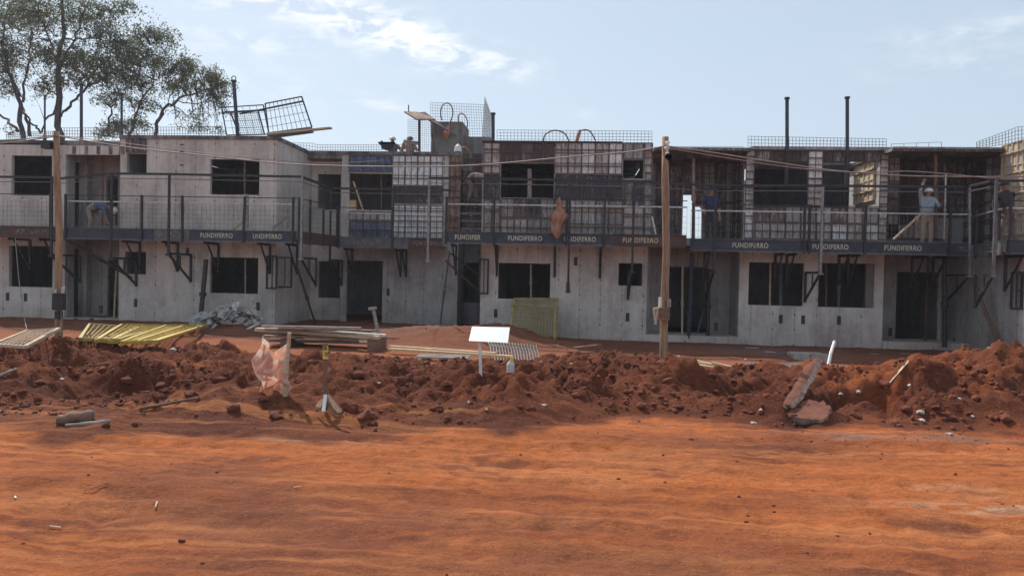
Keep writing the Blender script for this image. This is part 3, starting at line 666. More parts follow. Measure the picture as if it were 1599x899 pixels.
wall_y(xF0+.12, xF0+6, ZB, UP_IN-.02, 19.7, .12).build('lower_wall', 'concrete', hF)
wall_x(20.2, YB, UP_IN, zFt-.15, xFu, .12).build('upper_side_wall', 'concrete_dim', hF)
wall_y(xFu+.12, xFu+6, UP_IN, zFt-.1, 20.2, .12).build('upper_wall', 'concrete_dim', hF)
formwork_x(hF, xFu, 20.2, 21.45, UP_IN, zFt, ['form_ply', 'form_pale'], frame='wood_pale', pw=.27)
formwork_x(hF, xFu, 21.5, YR, UP_IN, zE-.12, ['form_dark', 'form_grey', 'form_maroon'], pw=.35)
MB().box(xFu-.12, xFu-.07, 20.1, 20.16, UP_IN, zFt).build('corner_bar', 'steel_brown', hF)
MB().box(xFu+.12, xFu+6, 20.33, YB, zFt-.3, zFt-.16).build('roof_slab', 'concrete_lip', hF)

# ------------------------------------------------------------------ lettered work platforms round the upper floor
def lettering(parent, txt, x0, x1, z, h, Y, mat):
    cu = bpy.data.curves.new('lettering', 'FONT'); cu.body = txt; cu.size = 1; cu.extrude = .0; cu.offset = .025; cu.space_character = 1.12
    ob = bpy.data.objects.new('tmp', cu); COL.objects.link(ob); bpy.context.view_layer.update()
    me = bpy.data.meshes.new_from_object(ob.evaluated_get(bpy.context.evaluated_depsgraph_get())); bpy.data.objects.remove(ob)
    co = np.zeros(len(me.vertices)*3); me.vertices.foreach_get('co', co); co = co.reshape(-1, 3)
    a, b = co.min(0), co.max(0); sx = (x1-x0)/(b[0]-a[0]); sz = h/(b[1]-a[1]); o_ = ORG[parent.name]
    nv = np.stack([x0+(co[:,0]-a[0])*sx-o_.x, np.full(len(co), Y-.006-o_.y), z-h/2+(co[:,1]-a[1])*sz-o_.z], -1)
    me.vertices.foreach_set('co', nv.ravel()); me.materials.clear(); me.materials.append(MATS[mat]); me.update()
    t = bpy.data.objects.new('lettering', me); COL.objects.link(t); t.parent = parent; ORG[t.name] = o_
def platform(label, A, B, wallY, toes, guard_posts, brackets, top_z, th=.34, gh=.92, mesh=True, wires=(.13, .13)):
    """A,B: (x,y) ends of the front edge; toes: list (s0,s1,material,[(text,l,r,mat)]) with s measured in x"""
    A, B = Vector((A[0], A[1], 0)), Vector((B[0], B[1], 0)); d = (B-A).normalized(); nrm = Vector((-d.y, d.x, 0))
    root = thing('work_platform', (A.x, A.y, top_z-th), label, 'scaffold platform', 'bracket work platforms along the upper floor')
    straight = abs(A.y-B.y) < .01
    zt = top_z
    dk = MB(); depth = (wallY-A.y-.06) if straight else .8
    q = [A+nrm*.05, B+nrm*.05, B+nrm*depth, A+nrm*depth]; zd = zt-th+.10
    n = 0
    top = [(p.x, p.y, zd) for p in q]; bot = [(p.x, p.y, zd-.05) for p in q]
    dk.face(top); dk.face(bot[::-1])
    for i in range(4): j = (i+1) % 4; dk.face([bot[i], bot[j], top[j], top[i]])
    dk.build('deck', 'wood_brown', root)
    for (s0, s1, m, texts) in toes:
        a = A+d*s0; b = A+d*s1; mid = (zt-th/2)
        t = MB().bar((a.x, a.y, mid), (b.x, b.y, mid), .035, th-.03)
        t.bar((a.x, a.y-.012, zt-.008), (b.x, b.y-.012, zt-.008), .06, .018, 1); t.bar((a.x, a.y-.012, zt-th+.02), (b.x, b.y-.012, zt-th+.02), .07, .035, 1)
        tb = t.build('toe_board', [m, 'steel_grey' if m != 'steel_brown' else 'steel_brown'], root)
        for (tx, l, r, tm_) in texts: lettering(tb, tx, l, r, mid+.01, .135, a.y-.0175, tm_)
    # guard rail: top rail, bright flat mid rail, welded wires, posts
    gz = zt+gh; Lh = (B-A).length
    MB().bar((A.x, A.y, gz), (B.x, B.y, gz), .022).build('top_rail', 'steel_dark', root)
    MB().bar((A.x, A.y, gz-.17), (B.x, B.y, gz-.17), .045, .035).build('mid_rail', 'galvanised', root)
    if mesh:
        wv = MB(); k = int(Lh/wires[0])
        for i in range(k+1):
            p = A+d*(Lh*i/k); wv.bar((p.x, p.y, zt), (p.x, p.y, gz-.19), .0055)
        for j in range(int((gh-.2)/wires[1])):
            z = zt+.04+j*wires[1]; wv.bar((A.x, A.y, z), (B.x, B.y, z), .006)
        wv.build('wire_infill', 'wire_grey', root)
    for gp in guard_posts:
        s, lean = gp if isinstance(gp, tuple) else (gp, 0)
        p = A+d*s; w_ = .06
        MB().bar((p.x, p.y-.04, zt-th-.02), (p.x+lean, p.y-.04, gz+.03), w_, .05).build('guard_post', 'steel_dark', root)
    for s in brackets:
        p = A+d*s; wy = wallY-.03; x = p.x; z = zt-th-.03
        if not straight: continue
        b = MB().bar((x, A.y+.03, z), (x, wy, z), .05, .07).bar((x, wy, z), (x, wy, z-.85), .06, .05).bar((x, A.y+.25, z-.03), (x, wy-.02, z-.8), .04)
        b.build('bracket', 'steel_dark', root)
    return root
YP, YPM = YF-.95, YM-.95
TZ = 2.80
def sx(px, A, Y): return X_(px, Y, 370)-A
# S0
a = X_(-130, YP, 360); e = X_(86, YP, 362)
platform('dull brown lettered scaffold platform along the upper floor at the far left', (a, YP), (e, YP), YF, [(0, e-a, 'steel_brown', [('FUNDIFERRO', X_(27, YP), X_(76, YP), 'lettering_worn')])],
         [sx(80, a, YP)], [sx(12, a, YP), sx(60, a, YP)], P(40, 353, YP).z)
a = X_(101, YP, 360); e = X_(463, YP, 362)
platform('long navy scaffold platform wrapped round the pale house left of centre', (a, YP), (e, YP), YF,
         [(0, sx(240, a, YP), 'steel_navy', []), (sx(240.5, a, YP), sx(296, a, YP), 'steel_grey', [('DIFERRO', X_(247, YP), X_(283, YP), 'lettering_worn')]),
          (sx(296.5, a, YP), e-a, 'steel_navy', [('FUNDIFERRO', X_(313, YP), X_(363.5, YP), 'lettering'), ('UNDIFERRO', X_(395, YP), X_(440, YP), 'lettering')])],
         [.05, sx(222, a, YP), (sx(286, a, YP), -.02), (sx(381, a, YP), .03), sx(458, a, YP)], [sx(190, a, YP), sx(252, a, YP), sx(318, a, YP), sx(402, a, YP), sx(446, a, YP)], P(290, 358, YP).z)
platform('short rusty scaffold platform turning the corner back to the set-back house', (X_(466, YP, 370), YP+.05), (X_(526, YPM, 370), YPM-.02), YM,
         [(0, 3.0, 'steel_brown', [])], [.02, .7, 1.6, 2.6], [], P(464, 361, YP).z, mesh=True)
a = X_(527, YPM, 370); e = X_(691, YPM, 370)
platform('grey and brown scaffold platform before the white formwork of the set-back house', (a, YPM), (e, YPM), YM,
         [(0, sx(638, a, YPM), 'steel_grey', [('FUNDIFERRO', X_(547, YPM), X_(592, YPM), 'lettering_worn')]), (sx(638.5, a, YPM), e-a, 'steel_brown', [('FUNDIFERRO', X_(645, YPM), X_(690, YPM), 'lettering_worn')])],
         [sx(529, a, YPM), sx(613, a, YPM)], [sx(537, a, YPM), sx(616, a, YPM), sx(625, a, YPM)], P(600, 371, YPM).z, wires=(.13, .13))
a = X_(694, YP, 370); e = X_(1072, YP, 370)
platform('central scaffold platform with three navy boards and one rust brown board', (a, YP), (e, YP), YF,
         [(0, sx(751, a, YP), 'steel_navy', [('FUNDIFER', X_(710, YP), X_(750, YP), 'lettering')]),
          (sx(751.5, a, YP), sx(870, a, YP), 'steel_navy', [('FUNDIFERRO', X_(793, YP), X_(846, YP), 'lettering')]),
          (sx(870.5, a, YP), sx(956, a, YP), 'steel_navy', [('UNDIFERRO', X_(880, YP), X_(930, YP), 'lettering')]),
          (sx(956.5, a, YP), e-a, 'steel_brown', [('FUNDIFERRO', X_(972, YP), X_(1027, YP), 'lettering')])],
         [.05, sx(771, a, YP), sx(943, a, YP), (sx(884, a, YP), 0)], [sx(772, a, YP), sx(866, a, YP), sx(940, a, YP), sx(705, a, YP)], P(880, 364, YP).z, wires=(.2, .15))
a = X_(1078, YP, 375); e = X_(1515, YP, 380)
platform('long navy scaffold platform along the right hand houses with four faded names', (a, YP), (e, YP), YF,
         [(0, sx(1250, a, YP), 'steel_navy', [('FUNDIFERRO', X_(1143, YP), X_(1199, YP), 'lettering')]),
          (sx(1250.5, a, YP), sx(1374, a, YP), 'steel_navy', [('FUNDIFERRO', X_(1268, YP), X_(1324, YP), 'lettering')]),
          (sx(1374.5, a, YP), sx(1480, a, YP), 'steel_navy', [('FUNDIFERRO', X_(1380, YP), X_(1438, YP), 'lettering')]),
          (sx(1480.5, a, YP), e-a, 'steel_navy', [('ERRO', X_(1494, YP), X_(1512, YP), 'lettering_worn')])],
         [.05, sx(1255, a, YP), sx(1350, a, YP), sx(1482, a, YP), (sx(1263, a, YP), 0)], [sx(1110, a, YP), sx(1226, a, YP), sx(1245, a, YP), sx(1330, a, YP), sx(1345, a, YP), sx(1450, a, YP), sx(1484, a, YP)], P(1300, 376, YP).z, wires=(.2, .17))
platform('short blue scaffold platform turning forward beside the right edge', (X_(1522, YP, 380), YP), (X_(1562, 19.0, 370), 19.0), YP,
         [(0, 2.2, 'steel_grey', [])], [.02, 1.9], [], P(1525, 383, YP).z+.02, mesh=False)
a = X_(1566, 18.9, 370)
platform('dark blue platform piece at the right edge before the sunlit formwork', (a, 18.75), (a+3, 18.75), 19.7, [(0, 3, 'steel_navy', [])], [.05], [.5], P(1580, 374, 18.75).z, gh=.9, mesh=False)

# outer safety rail standing on its own lower brackets
def outer_rail(label, pts, posts, wallY, mat='steel_dark'):
    """pts: polyline of the rail; posts: list (x,y,zt,zb,material,lean,dir)"""
    root = thing('safety_rail', (pts[0][0], pts[0][1], 1.8), label, 'safety rail', 'outer safety rails on long posts')
    for i in range(len(pts)-1): MB().bar(pts[i], pts[i+1], .06, .06).build('rail', mat, root)
    for i in range(len(pts)-1):
        p, q = Vector(pts[i]), Vector(pts[i+1]); o_ = Vector((0, .05, -.13)); MB().bar(p+o_, q+o_, .02).build('lower_rail', 'wire_grey', root)
    for (x, y, z1, z0, m, lean, wy) in posts:
        MB().bar((x, y, z0), (x+lean, y, z1), .06, .05).box(x-.07, x+.07, y-.05, y+.05, z0-.02, z0+.03).build('post', m, root)
        if wy:
            MB().bar((x, y, z0+.04), (x, wy-.03, z0+.04), .05, .06).bar((x, wy-.03, z0+.04), (x, wy-.03, z0-.78), .06, .05).bar((x, y+.05, z0), (x, wy-.05, z0-.72), .05).bar((x, (y+wy)/2, z0), (x, (y+wy)/2, z0-.35), .035).build('bracket', 'steel_dark', root)
    return root
YO = YF-1.3
def pt(px, py, Y): return tuple(P(px, py, Y))
def post(px, pt_, pb, Y, m='steel_dark', lean=0, wy=YF): a = P(px, pt_, Y); b = P(px, pb, Y); return (b.x, Y, a.z, b.z, m, lean, wy)
outer_rail('outer safety rail at the far left crossing before the first window', [pt(-120, 275, YO), pt(84, 277, YO)], [post(80, 277, 400, YO)], YF)
outer_rail('outer safety rail stepping up to the left house with a tilted first length', [pt(92, 279, YO), pt(172, 271, YO), pt(263, 272, YO), pt(470, 276, YO), pt(516, 293, YM-1.3)],
           [post(173, 270, 405, YO), post(263, 271, 398, YO), post(470, 275, 405, YO, 'steel_pale'), post(515, 290, 408, YM-1.3, wy=YM)], YF)
outer_rail('outer safety rail before the blue and white formwork', [pt(517, 294, YM-1.35), pt(702, 297, YM-1.35)], [post(613, 297, 372, YM-1.35, wy=None)], YM)
outer_rail('outer safety rail across the central formwork house starting at a pale post', [pt(670, 278, YO), pt(750, 279, YO), pt(985, 283, YO), pt(1112, 290, YO), pt(1281, 290, YO), pt(1507, 292, YO)],
           [post(668, 277, 408, YO, 'steel_pale', wy=None), post(887, 283, 456, YO, wy=None), post(987, 281, 425, YO), post(1115, 288, 425, YO), post(1281, 288, 428, YO, 'steel_pale'), post(1514, 292, 432, YO, 'steel_pale', -.08)], YF)
outer_rail('stout safety rail rising to the square posts at the right edge', [pt(1512, 291, YO), pt(1548, 283, 19.0), pt(1660, 281, 18.6)], [post(1551, 281, 432, 18.9, 'steel_grey', 0, 19.7)], YF)
# free hanging frames clamped to the wall under the platforms
for (l, t, r, b, Y, lab) in ((417, 400, 432, 450, YF-.12, 'narrow steel clamp frame on the corner of the pale left house'), (749, 405, 762, 458, YF-.1, 'narrow steel clamp frame on the left corner of the central house'),
                             (434, 402, 455, 448, YF+.3, 'steel clamp frame beside the corner strut of the pale left house'), (1580, 425, 1596, 482, 19.6, 'steel clamp frame at the right edge of the row')):
    x0, x1, z0, z1 = R(l, t, r, b, Y)
    MB().bar((x0, Y, z0), (x0, Y, z1), .05).bar((x1, Y, z0), (x1, Y, z1), .05).bar((x0-.02, Y-.03, z0), (x1+.02, Y-.03, z0), .05).bar((x0-.02, Y-.03, z1), (x1+.02, Y-.03, z1), .04).bar(((x0+x1)/2, Y+.02, z0), ((x0+x1)/2, Y+.02, z1), .025).solo('clamp_frame', 'steel_dark', lab, 'clamp frame', 'steel clamp frames on the wall corners')

# ------------------------------------------------------------------ struts and props
def strut(p, q, m, label, w=.07, cat='strut', name='shoring_strut', grp='inclined struts and props under the platforms'):
    MB().tube([p, q], w/2, 8).tube([Vector(p)+(Vector(q)-Vector(p))*.5, Vector(p)+(Vector(q)-Vector(p))*.56], w*.75, 8).solo(name, m, label, cat, grp, smooth=False)
strut(P(322, 405, YF-.5), P(312, 508, YF-.7), 'steel_dark', 'dark plank-like strut leaning on the pale wall left of the window', .14)
strut(P(462, 412, YF+.6), P(494, 510, YF+1.6), 'steel_brown', 'thin rusty strut running down behind the corner of the pale house')
strut(P(702, 392, YM-1.0), P(686, 515, YM-1.0), 'steel_grey', 'slim grey strut leaning before the plain wall right of the dark doorway', .06)
strut(P(1517, 432, YF-1.2), P(1562, 545, YF-1.6), 'wood_brown', 'long brown strut falling rightward in the deep right porch', .09)
strut(P(1512, 460, YR-.4), P(1490, 536, YR-.5), 'steel_dark', 'short dark strut leaning left in the deep right porch', .11)
strut(P(1475, 400, YF-.5), P(1475, 542, YF-.4), 'steel_dark', 'thick dark upright prop at the right jamb of the far right doorway', .13)
strut(P(1450, 405, YF+.3), P(1444, 538, YF+.5), 'steel_brown', 'slender rusty upright prop inside the far right doorway', .07)
strut(P(1468, 405, YF+.5), P(1466, 538, YF+.5), 'wood_grey', 'weathered timber post right beside the far right doorway', .12)
strut(P(1081, 395, YF-.2), P(1075, 528, YF+.05), 'steel_navy', 'navy upright prop standing on the porch threshold right of the timber pole', .11)
strut(P(1107, 420, YF+.0), P(1105, 530, YF+.1), 'steel_dark', 'dark upright prop at the right jamb of the porch doorway', .11)
strut(P(1066, 415, YF+.4), P(1065, 524, YF+.5), 'wood_pale', 'pale slender prop standing in the porch doorway', .06)
strut(P(1100, 480, YF+.9), P(1088, 524, YF+.9), 'steel_grey', 'short thin bar leaning inside the porch doorway', .04)
strut(P(182, 418, YF+.6), P(178, 498, YF+.6), 'wood_pale', 'pale slender prop standing in the left porch', .06)
strut(P(160, 228, YF+.6), P(160, 352, YF+.6), 'wood_brown', 'brown timber prop under the roof of the left upper porch', .06)
strut(P(1083, 238, YF+.3), P(1083, 372, YF+.3), 'wood_grey', 'grey timber prop holding the roof of the central right upper porch', .09)
strut(P(1461, 238, YF-.3), P(1461, 372, YF-.3), 'wood_brown', 'brown timber prop beside the worker in the grey shirt', .09)
strut(P(1477, 272, YF-.4), P(1474, 374, YF-.4), 'galvanised', 'pale steel prop right of the worker in the grey shirt', .06)
strut(P(382, 251, YF+.25), P(382, 304, YF+.25), 'wood_brown', 'slim timber prop in the upper window of the pale left house', .06)
strut(P(383, 403, YF+.25), P(383, 457, YF+.25), 'wood_grey', 'slim timber prop in the lower window of the pale left house', .05)
strut(P(829, 412, YF+.25), P(829, 467, YF+.25), 'wood_grey', 'slim timber prop in the lower window of the central house', .06)
strut(P(827, 264, YF+.3), P(827, 309, YF+.3), 'wood_grey', 'thick timber prop in the upper window of the central house', .13)
strut(P(1203, 411, YF+.3), P(1202, 477, YF+.3), 'wood_bright', 'yellow timber prop in the left lower window right of the porch', .05)
strut(P(1219, 411, YF+.35), P(1219, 477, YF+.35), 'steel_grey', 'grey steel prop in the left lower window right of the porch', .09)
strut(P(1311, 412, YF+.35), P(1309, 480, YF+.35), 'steel_grey', 'grey steel prop in the right lower window near the far right porch', .09)
strut(P(1290, 412, YF+.35), P(1290, 480, YF+.35), 'wood_brown', 'brown timber prop in the right lower window near the far right porch', .05)
strut(P(595, 272, YM+.3), P(596, 328, YM+.3), 'wood_brown', 'slim timber prop in the window under the blue panel', .05)
MB().bar(P(552, 283, YM+.1), P(567, 328, YM+.1), .10, .04).solo('plank', 'wood_bright', 'pale plank leaning in the window under the blue panel', 'plank')
x0, x1, z0, z1 = R(547, 314, 557, 328, YM+.15)
MB().box(x0, x1, YM+.02, YM+.2, z0, z1).box(x0-.01, x1+.01, YM+.01, YM+.21, z1+.003, z1+.02).solo('small_crate', 'wood_bright', 'small yellowish box on the sill under the blue panel', 'box')
strut(P(1395, 374, YP+.3), P(1463, 312, YP+.5), 'wood_pale', 'long pale pole leaning diagonally before the worker in the grey shirt', .07, 'pole', 'leaning_pole')
strut(P(1018, 338, YF-.4), P(1024, 366, YF-.4), 'plastic_white', 'short pale bar leaning by the left side of the upper right porch', .05, 'bar', 'leaning_bar')
for i, (px, a_, b_, lab) in enumerate(((386, 303, 357, 'pale upright timber behind the navy platform of the left house'), (449, 323, 357, 'short upright timber near the end of the navy platform'))):
    p = P(px, a_, YF-.5); q = P(px, b_, YF-.5)
    MB().bar(p, q, .07).solo('timber_stub', 'wood_grey', lab, 'timber')
MB().bar(P(366, 357, YF-.4), P(389, 338, YF-.4), .05).solo('timber_stub', 'wood_pale', 'short diagonal timber behind the left name board', 'timber')
MB().bar(P(425, 357, YF-.4), P(449, 338, YF-.4), .05).solo('timber_stub', 'wood_grey', 'short diagonal timber near the end of the navy platform', 'timber')

# ------------------------------------------------------------------ things on the roofs
def wire_panel(name, p00, p10, p11, p01, nx, ny, w, mat, label, cat, group=None, frame=0, fm=None):
    p00, p10, p11, p01 = map(Vector, (p00, p10, p11, p01)); mb = MB()
    def at(u, v): return (p00*(1-u)+p10*u)*(1-v)+(p01*(1-u)+p11*u)*v
    for i in range(nx+1): mb.bar(at(i/nx, 0), at(i/nx, 1), w)
    for j in range(ny+1): mb.bar(at(0, j/ny), at(1, j/ny), w)
    if not frame: return mb.solo(name, mat, label, cat, group)
    root = thing(name, tuple(p00), label, cat, group); mb.build('wire_infill', mat, root)
    fr = MB()
    for a, b in ((p00, p10), (p10, p11), (p11, p01), (p01, p00)): fr.bar(a, b, frame)
    fr.build('frame', fm or mat, root); return root
for (l, tl, r, tr, bl, br, Y, nx, ny, lab) in ((10, 207, 88, 205, 218, 214, YF+.1, 26, 3, 'strip of wire mesh standing on the far left roof edge'),
        (92, 200, 345, 198, 214, 214, YF+.15, 60, 3, 'long strip of wire mesh along the roof below the tree'),
        (430, 222, 492, 224, 224, 240, YF+2.4, 14, 3, 'strip of wire mesh where the pale roof steps back'),
        (492, 226, 636, 226, 239, 237, YM+.1, 36, 3, 'strip of wire mesh on the set-back roof left of the workers'),
        (776, 203, 1018, 205, 222, 223, YF+.15, 44, 4, 'tall strip of wire mesh above the central formwork'),
        (1040, 229, 1160, 229, 234, 234, YF+.6, 18, 1, 'low strip of wire mesh over the dark upper porch'),
        (1168, 213, 1384, 217, 229, 231, YF+.15, 40, 3, 'strip of wire mesh on the beam right of centre'),
        (1392, 225, 1470, 222, 240, 232, YF-.4, 4, 1, 'few thin bars rising from the left of the right porch roof'),
        (1525, 222, 1590, 198, 232, 222, 20.7, 13, 4, 'strip of wire mesh climbing over the sunlit formwork'),
        (1590, 199, 1640, 190, 222, 215, 20.2, 9, 4, 'wire mesh above the formwork at the right edge')):
    wire_panel('roof_mesh', P(l, bl, Y), P(r, br, Y), P(r, tr, Y), P(l, tl, Y), nx, ny, .010, 'wire_grey', lab, 'wire mesh', 'wire mesh upstands on the roofs')
# guard frames lying on the pale roof
Yg = YF+1.6
def quad(c, Y): return [P(x, y, Y+dy) for x, y, dy in c]
a, b, c, d_ = quad([(420, 211, 0), (487, 199, 0), (471, 151, .3), (414, 162, .3)], Yg); wire_panel('guard_frame', a, b, c, d_, 9, 4, .012, 'wire_grey', 'large tilted guard frame with coarse mesh on the pale roof', 'guard frame', 'guard frames on the pale roof', .034, 'steel_navy')
a, b, c, d_ = quad([(374, 211, 0), (413, 210, 0), (403, 173, .2), (360, 176, .2)], Yg-.3); wire_panel('guard_frame', a, b, c, d_, 13, 10, .008, 'wire_grey', 'small guard frame with fine mesh beside the roof post', 'guard frame', 'guard frames on the pale roof', .034, 'steel_navy')
a, b, c, d_ = quad([(354, 211, 0), (420, 210, 0), (411, 164, .3), (346, 168, .3)], Yg+.5); wire_panel('guard_frame', a, b, c, d_, 6, 4, .010, 'wire_grey', 'hindmost guard frame reaching left of the roof post', 'guard frame', 'guard frames on the pale roof', .03, 'steel_navy')
MB().bar(P(375, 178, Yg+.1), P(474, 158, Yg-.05), .045).bar(P(346, 176, Yg+.1), P(414, 172, Yg+.1), .05).solo('rail_tube', 'steel_navy', 'navy tube resting across the guard frames on the roof', 'tube')
MB().bar(P(418, 210, Yg-.6), P(517, 200, Yg-.9), .16, .05).solo('plank', 'wood_pale', 'long pale plank jutting out over the roof edge of the pale house', 'plank')
MB().bar(P(420, 212, Yg-.4), P(487, 203, Yg-.4), .3, .14).solo('scaffold_board', 'steel_grey', 'grey steel board lying under the jutting plank', 'board')
def roofpost(px, t, b, Y, lab, r=.05, ring=False, lean=0):
    p, q = P(px+lean, t, Y), P(px, b, Y); root = thing('roof_post', tuple(q), lab, 'post', 'steel posts standing up behind the roofs')
    MB().tube([q, p], r, 8).build('shaft', 'steel_navy', root); MB().tube([p+Vector((0,0,-.02)), p+Vector((0,0,.03))], r*1.5, 8).build('cap', 'steel_dark', root)
    if ring:
        rg = MB(); pts = [p+Vector((math.cos(k*.7)*.07, 0, .09+math.sin(k*.7)*.07)) for k in range(10)]; rg.tube(pts, .015, 5).build('lifting_ring', 'steel_dark', root)
    MB().bar(q, q+Vector((0, 0, -.9)), .08).build('foot', 'steel_dark', root)
roofpost(127, 132, 211, YF+2.5, 'tall roof post beside the trunk of the large tree')
roofpost(190, 147, 211, YF+2.5, 'roof post before the crown of the right hand tree', .04)
roofpost(70, 150, 211, YF+2.5, 'thin roof post left of the large trunk', .03)
roofpost(371, 127, 211, YF+1.3, 'dark leaning roof post with a ring on top', .06, True, -6)
roofpost(1229, 154, 236, YF-.12, 'tall dark post left of two above the right hand beam', .05)
roofpost(1323, 153, 238, YF-.12, 'tall dark post right of two above the right hand beam', .05)
roofpost(770, 178, 221, YF+.6, 'short post at the corner mesh over the central house', .05)

# stair core behind the middle
Yc = 26.5
core = thing('stair_core', tuple(P(700, 235, Yc)), 'rough grey concrete stair core rising above the set-back roof', 'stair core')
def pbox(l, t, r, b, Y, dp, mat, name, parent): x0, x1, z0, z1 = R(l, t, r, b, Y); MB().box(x0, x1, Y, Y+dp, z0, z1).build(name, mat, parent)
mat_concrete('concrete_core', (.27, .25, .23), (.15, .135, .13), .45)
pbox(673, 190, 722, 260, Yc, 1.6, 'concrete_core', 'core_wall', core)
pbox(722.5, 214, 768, 260, Yc+.3, 1.2, 'concrete_core', 'landing_wall', core)
MB().face([P(673, 190, Yc-.003), P(683, 197, Yc-.003), P(683, 215, Yc-.003), P(673, 215, Yc-.003)]).build('edge_patch', 'concrete_lip', core)
MB().bar(P(686, 200, Yc-.1), P(712, 212, Yc-.1), .10, .03).build('clamp_bar', 'steel_grey', core)
t = thing('tilted_formwork', tuple(P(650, 188, 25.5)), 'rust brown formwork sheets tilted up on a post beside the stair core', 'formwork')
a, b, c, d_ = P(631, 176, 25.5), P(650, 188, 24.8), P(680, 188, 24.9), P(652, 177, 25.8)
def plate(a, b, c, d_, th=.05):
    mb = MB(); o_ = Vector((0, 0, th)); v = [a, b, c, d_]; mb.face([x+o_ for x in v]); mb.face(v[::-1])
    for i in range(4): j = (i+1) % 4; mb.face([v[i], v[j], v[j]+o_, v[i]+o_])
    return mb
plate(a, b, c, d_).build('sheet', 'form_rust', t)
plate(P(652, 178, 25.6), P(673, 191, 25.3), P(700, 206, 25.5), P(664, 177, 26.2)).build('sheet', 'form_maroon', t)
MB().bar(P(655, 188, 25.3), P(655, 262, 25.3), .07).build('support_post', 'steel_brown', t)
MB().bar(P(638, 164, 25.5), P(638, 177, 25.5), .03).build('spike', 'steel_dark', t)
wire_panel('mesh_sheet', P(637, 236, 25.4), P(672, 236, 25.4), P(672, 190, 25.4), P(637, 186, 25.4), 11, 14, .007, 'wire_grey', 'fine wire mesh sheet hanging under the tilted formwork', 'wire mesh')
wire_panel('mesh_sheet', P(673, 213, 27.3), P(765, 214, 27.3), P(762, 164, 27.3), P(672, 160, 27.3), 24, 12, .009, 'wire_grey', 'large upright wire mesh behind the stair core', 'wire mesh')
wire_panel('mesh_sheet', P(752, 222, 25.3), P(769, 222, 23.2), P(769, 185, 23.2), P(757, 151, 25.3), 22, 22, .007, 'wire_grey', 'dense wire mesh turned edge-on beside the stair core', 'wire mesh')
def hose(pts, r, mat, lab):
    V_ = [Vector(p) for p in pts]; o_ = []
    for i in range(len(V_)-1):
        p0, p1, p2, p3 = V_[max(i-1, 0)], V_[i], V_[i+1], V_[min(i+2, len(V_)-1)]
        for k in range(6):
            t = k/6; o_.append(.5*((2*p1)+(-p0+p2)*t+(2*p0-5*p1+4*p2-p3)*t*t+(-p0+3*p1-3*p2+p3)*t**3))
    o_.append(V_[-1]); MB().tube(o_, r, 6).solo('hose', mat, lab, 'hose', 'hose loops sticking up from the roofs', smooth=True)
hose([P(x, y, Yc-.3) for x, y in ((690, 188), (688, 176), (691, 165), (698, 161), (705, 166), (707, 178), (703, 192), (699, 208), (698, 218))], .022, 'hose_brown', 'brown hose loop ending in orange over the stair core')
MB().tube([P(701, 196, Yc-.35), P(697, 208, Yc-.35), P(697, 217, Yc-.35)], [.03, .10, .03], 8).solo('hose_guard', 'hose_orange', 'orange sleeve hanging on the stair core wall', 'sleeve')
hose([P(x, y, Yc-.3) for x, y in ((716, 190), (716, 181), (721, 177), (728, 184), (730, 196), (726, 213))], .02, 'hose_brown', 'smaller pale hose loop right of the stair core')
hose([P(x, y, 25) for x, y in ((718, 231), (727, 230), (733, 236), (736, 242))], .02, 'hose_orange', 'short orange hose arc over the dark gap')
hose([P(x, y, YF+.6) for x, y in ((848, 222), (851, 211), (860, 205), (870, 204), (882, 209), (889, 221))], .022, 'hose_brown', 'left dark hose arc above the central formwork')
hose([P(x, y, YF+.6) for x, y in ((899, 221), (903, 208), (912, 203), (922, 206), (930, 220))], .022, 'hose_brown', 'right dark hose arc above the central formwork')
MB().tube([P(901, 220, YF+.5), P(906, 203, YF+.5)], [.05, .04], 8).solo('hose_guard', 'hose_orange', 'orange sleeve leaning between the two hose arcs', 'sleeve')
MB().tube([P(715, 237, YM+.2), P(715, 229, YM+.2), P(716, 225, YM+.2)], [.13, .10, .03], 8).solo('cement_sack', 'plastic_white', 'small white sack slumped on the corner of the set-back roof', 'sack')

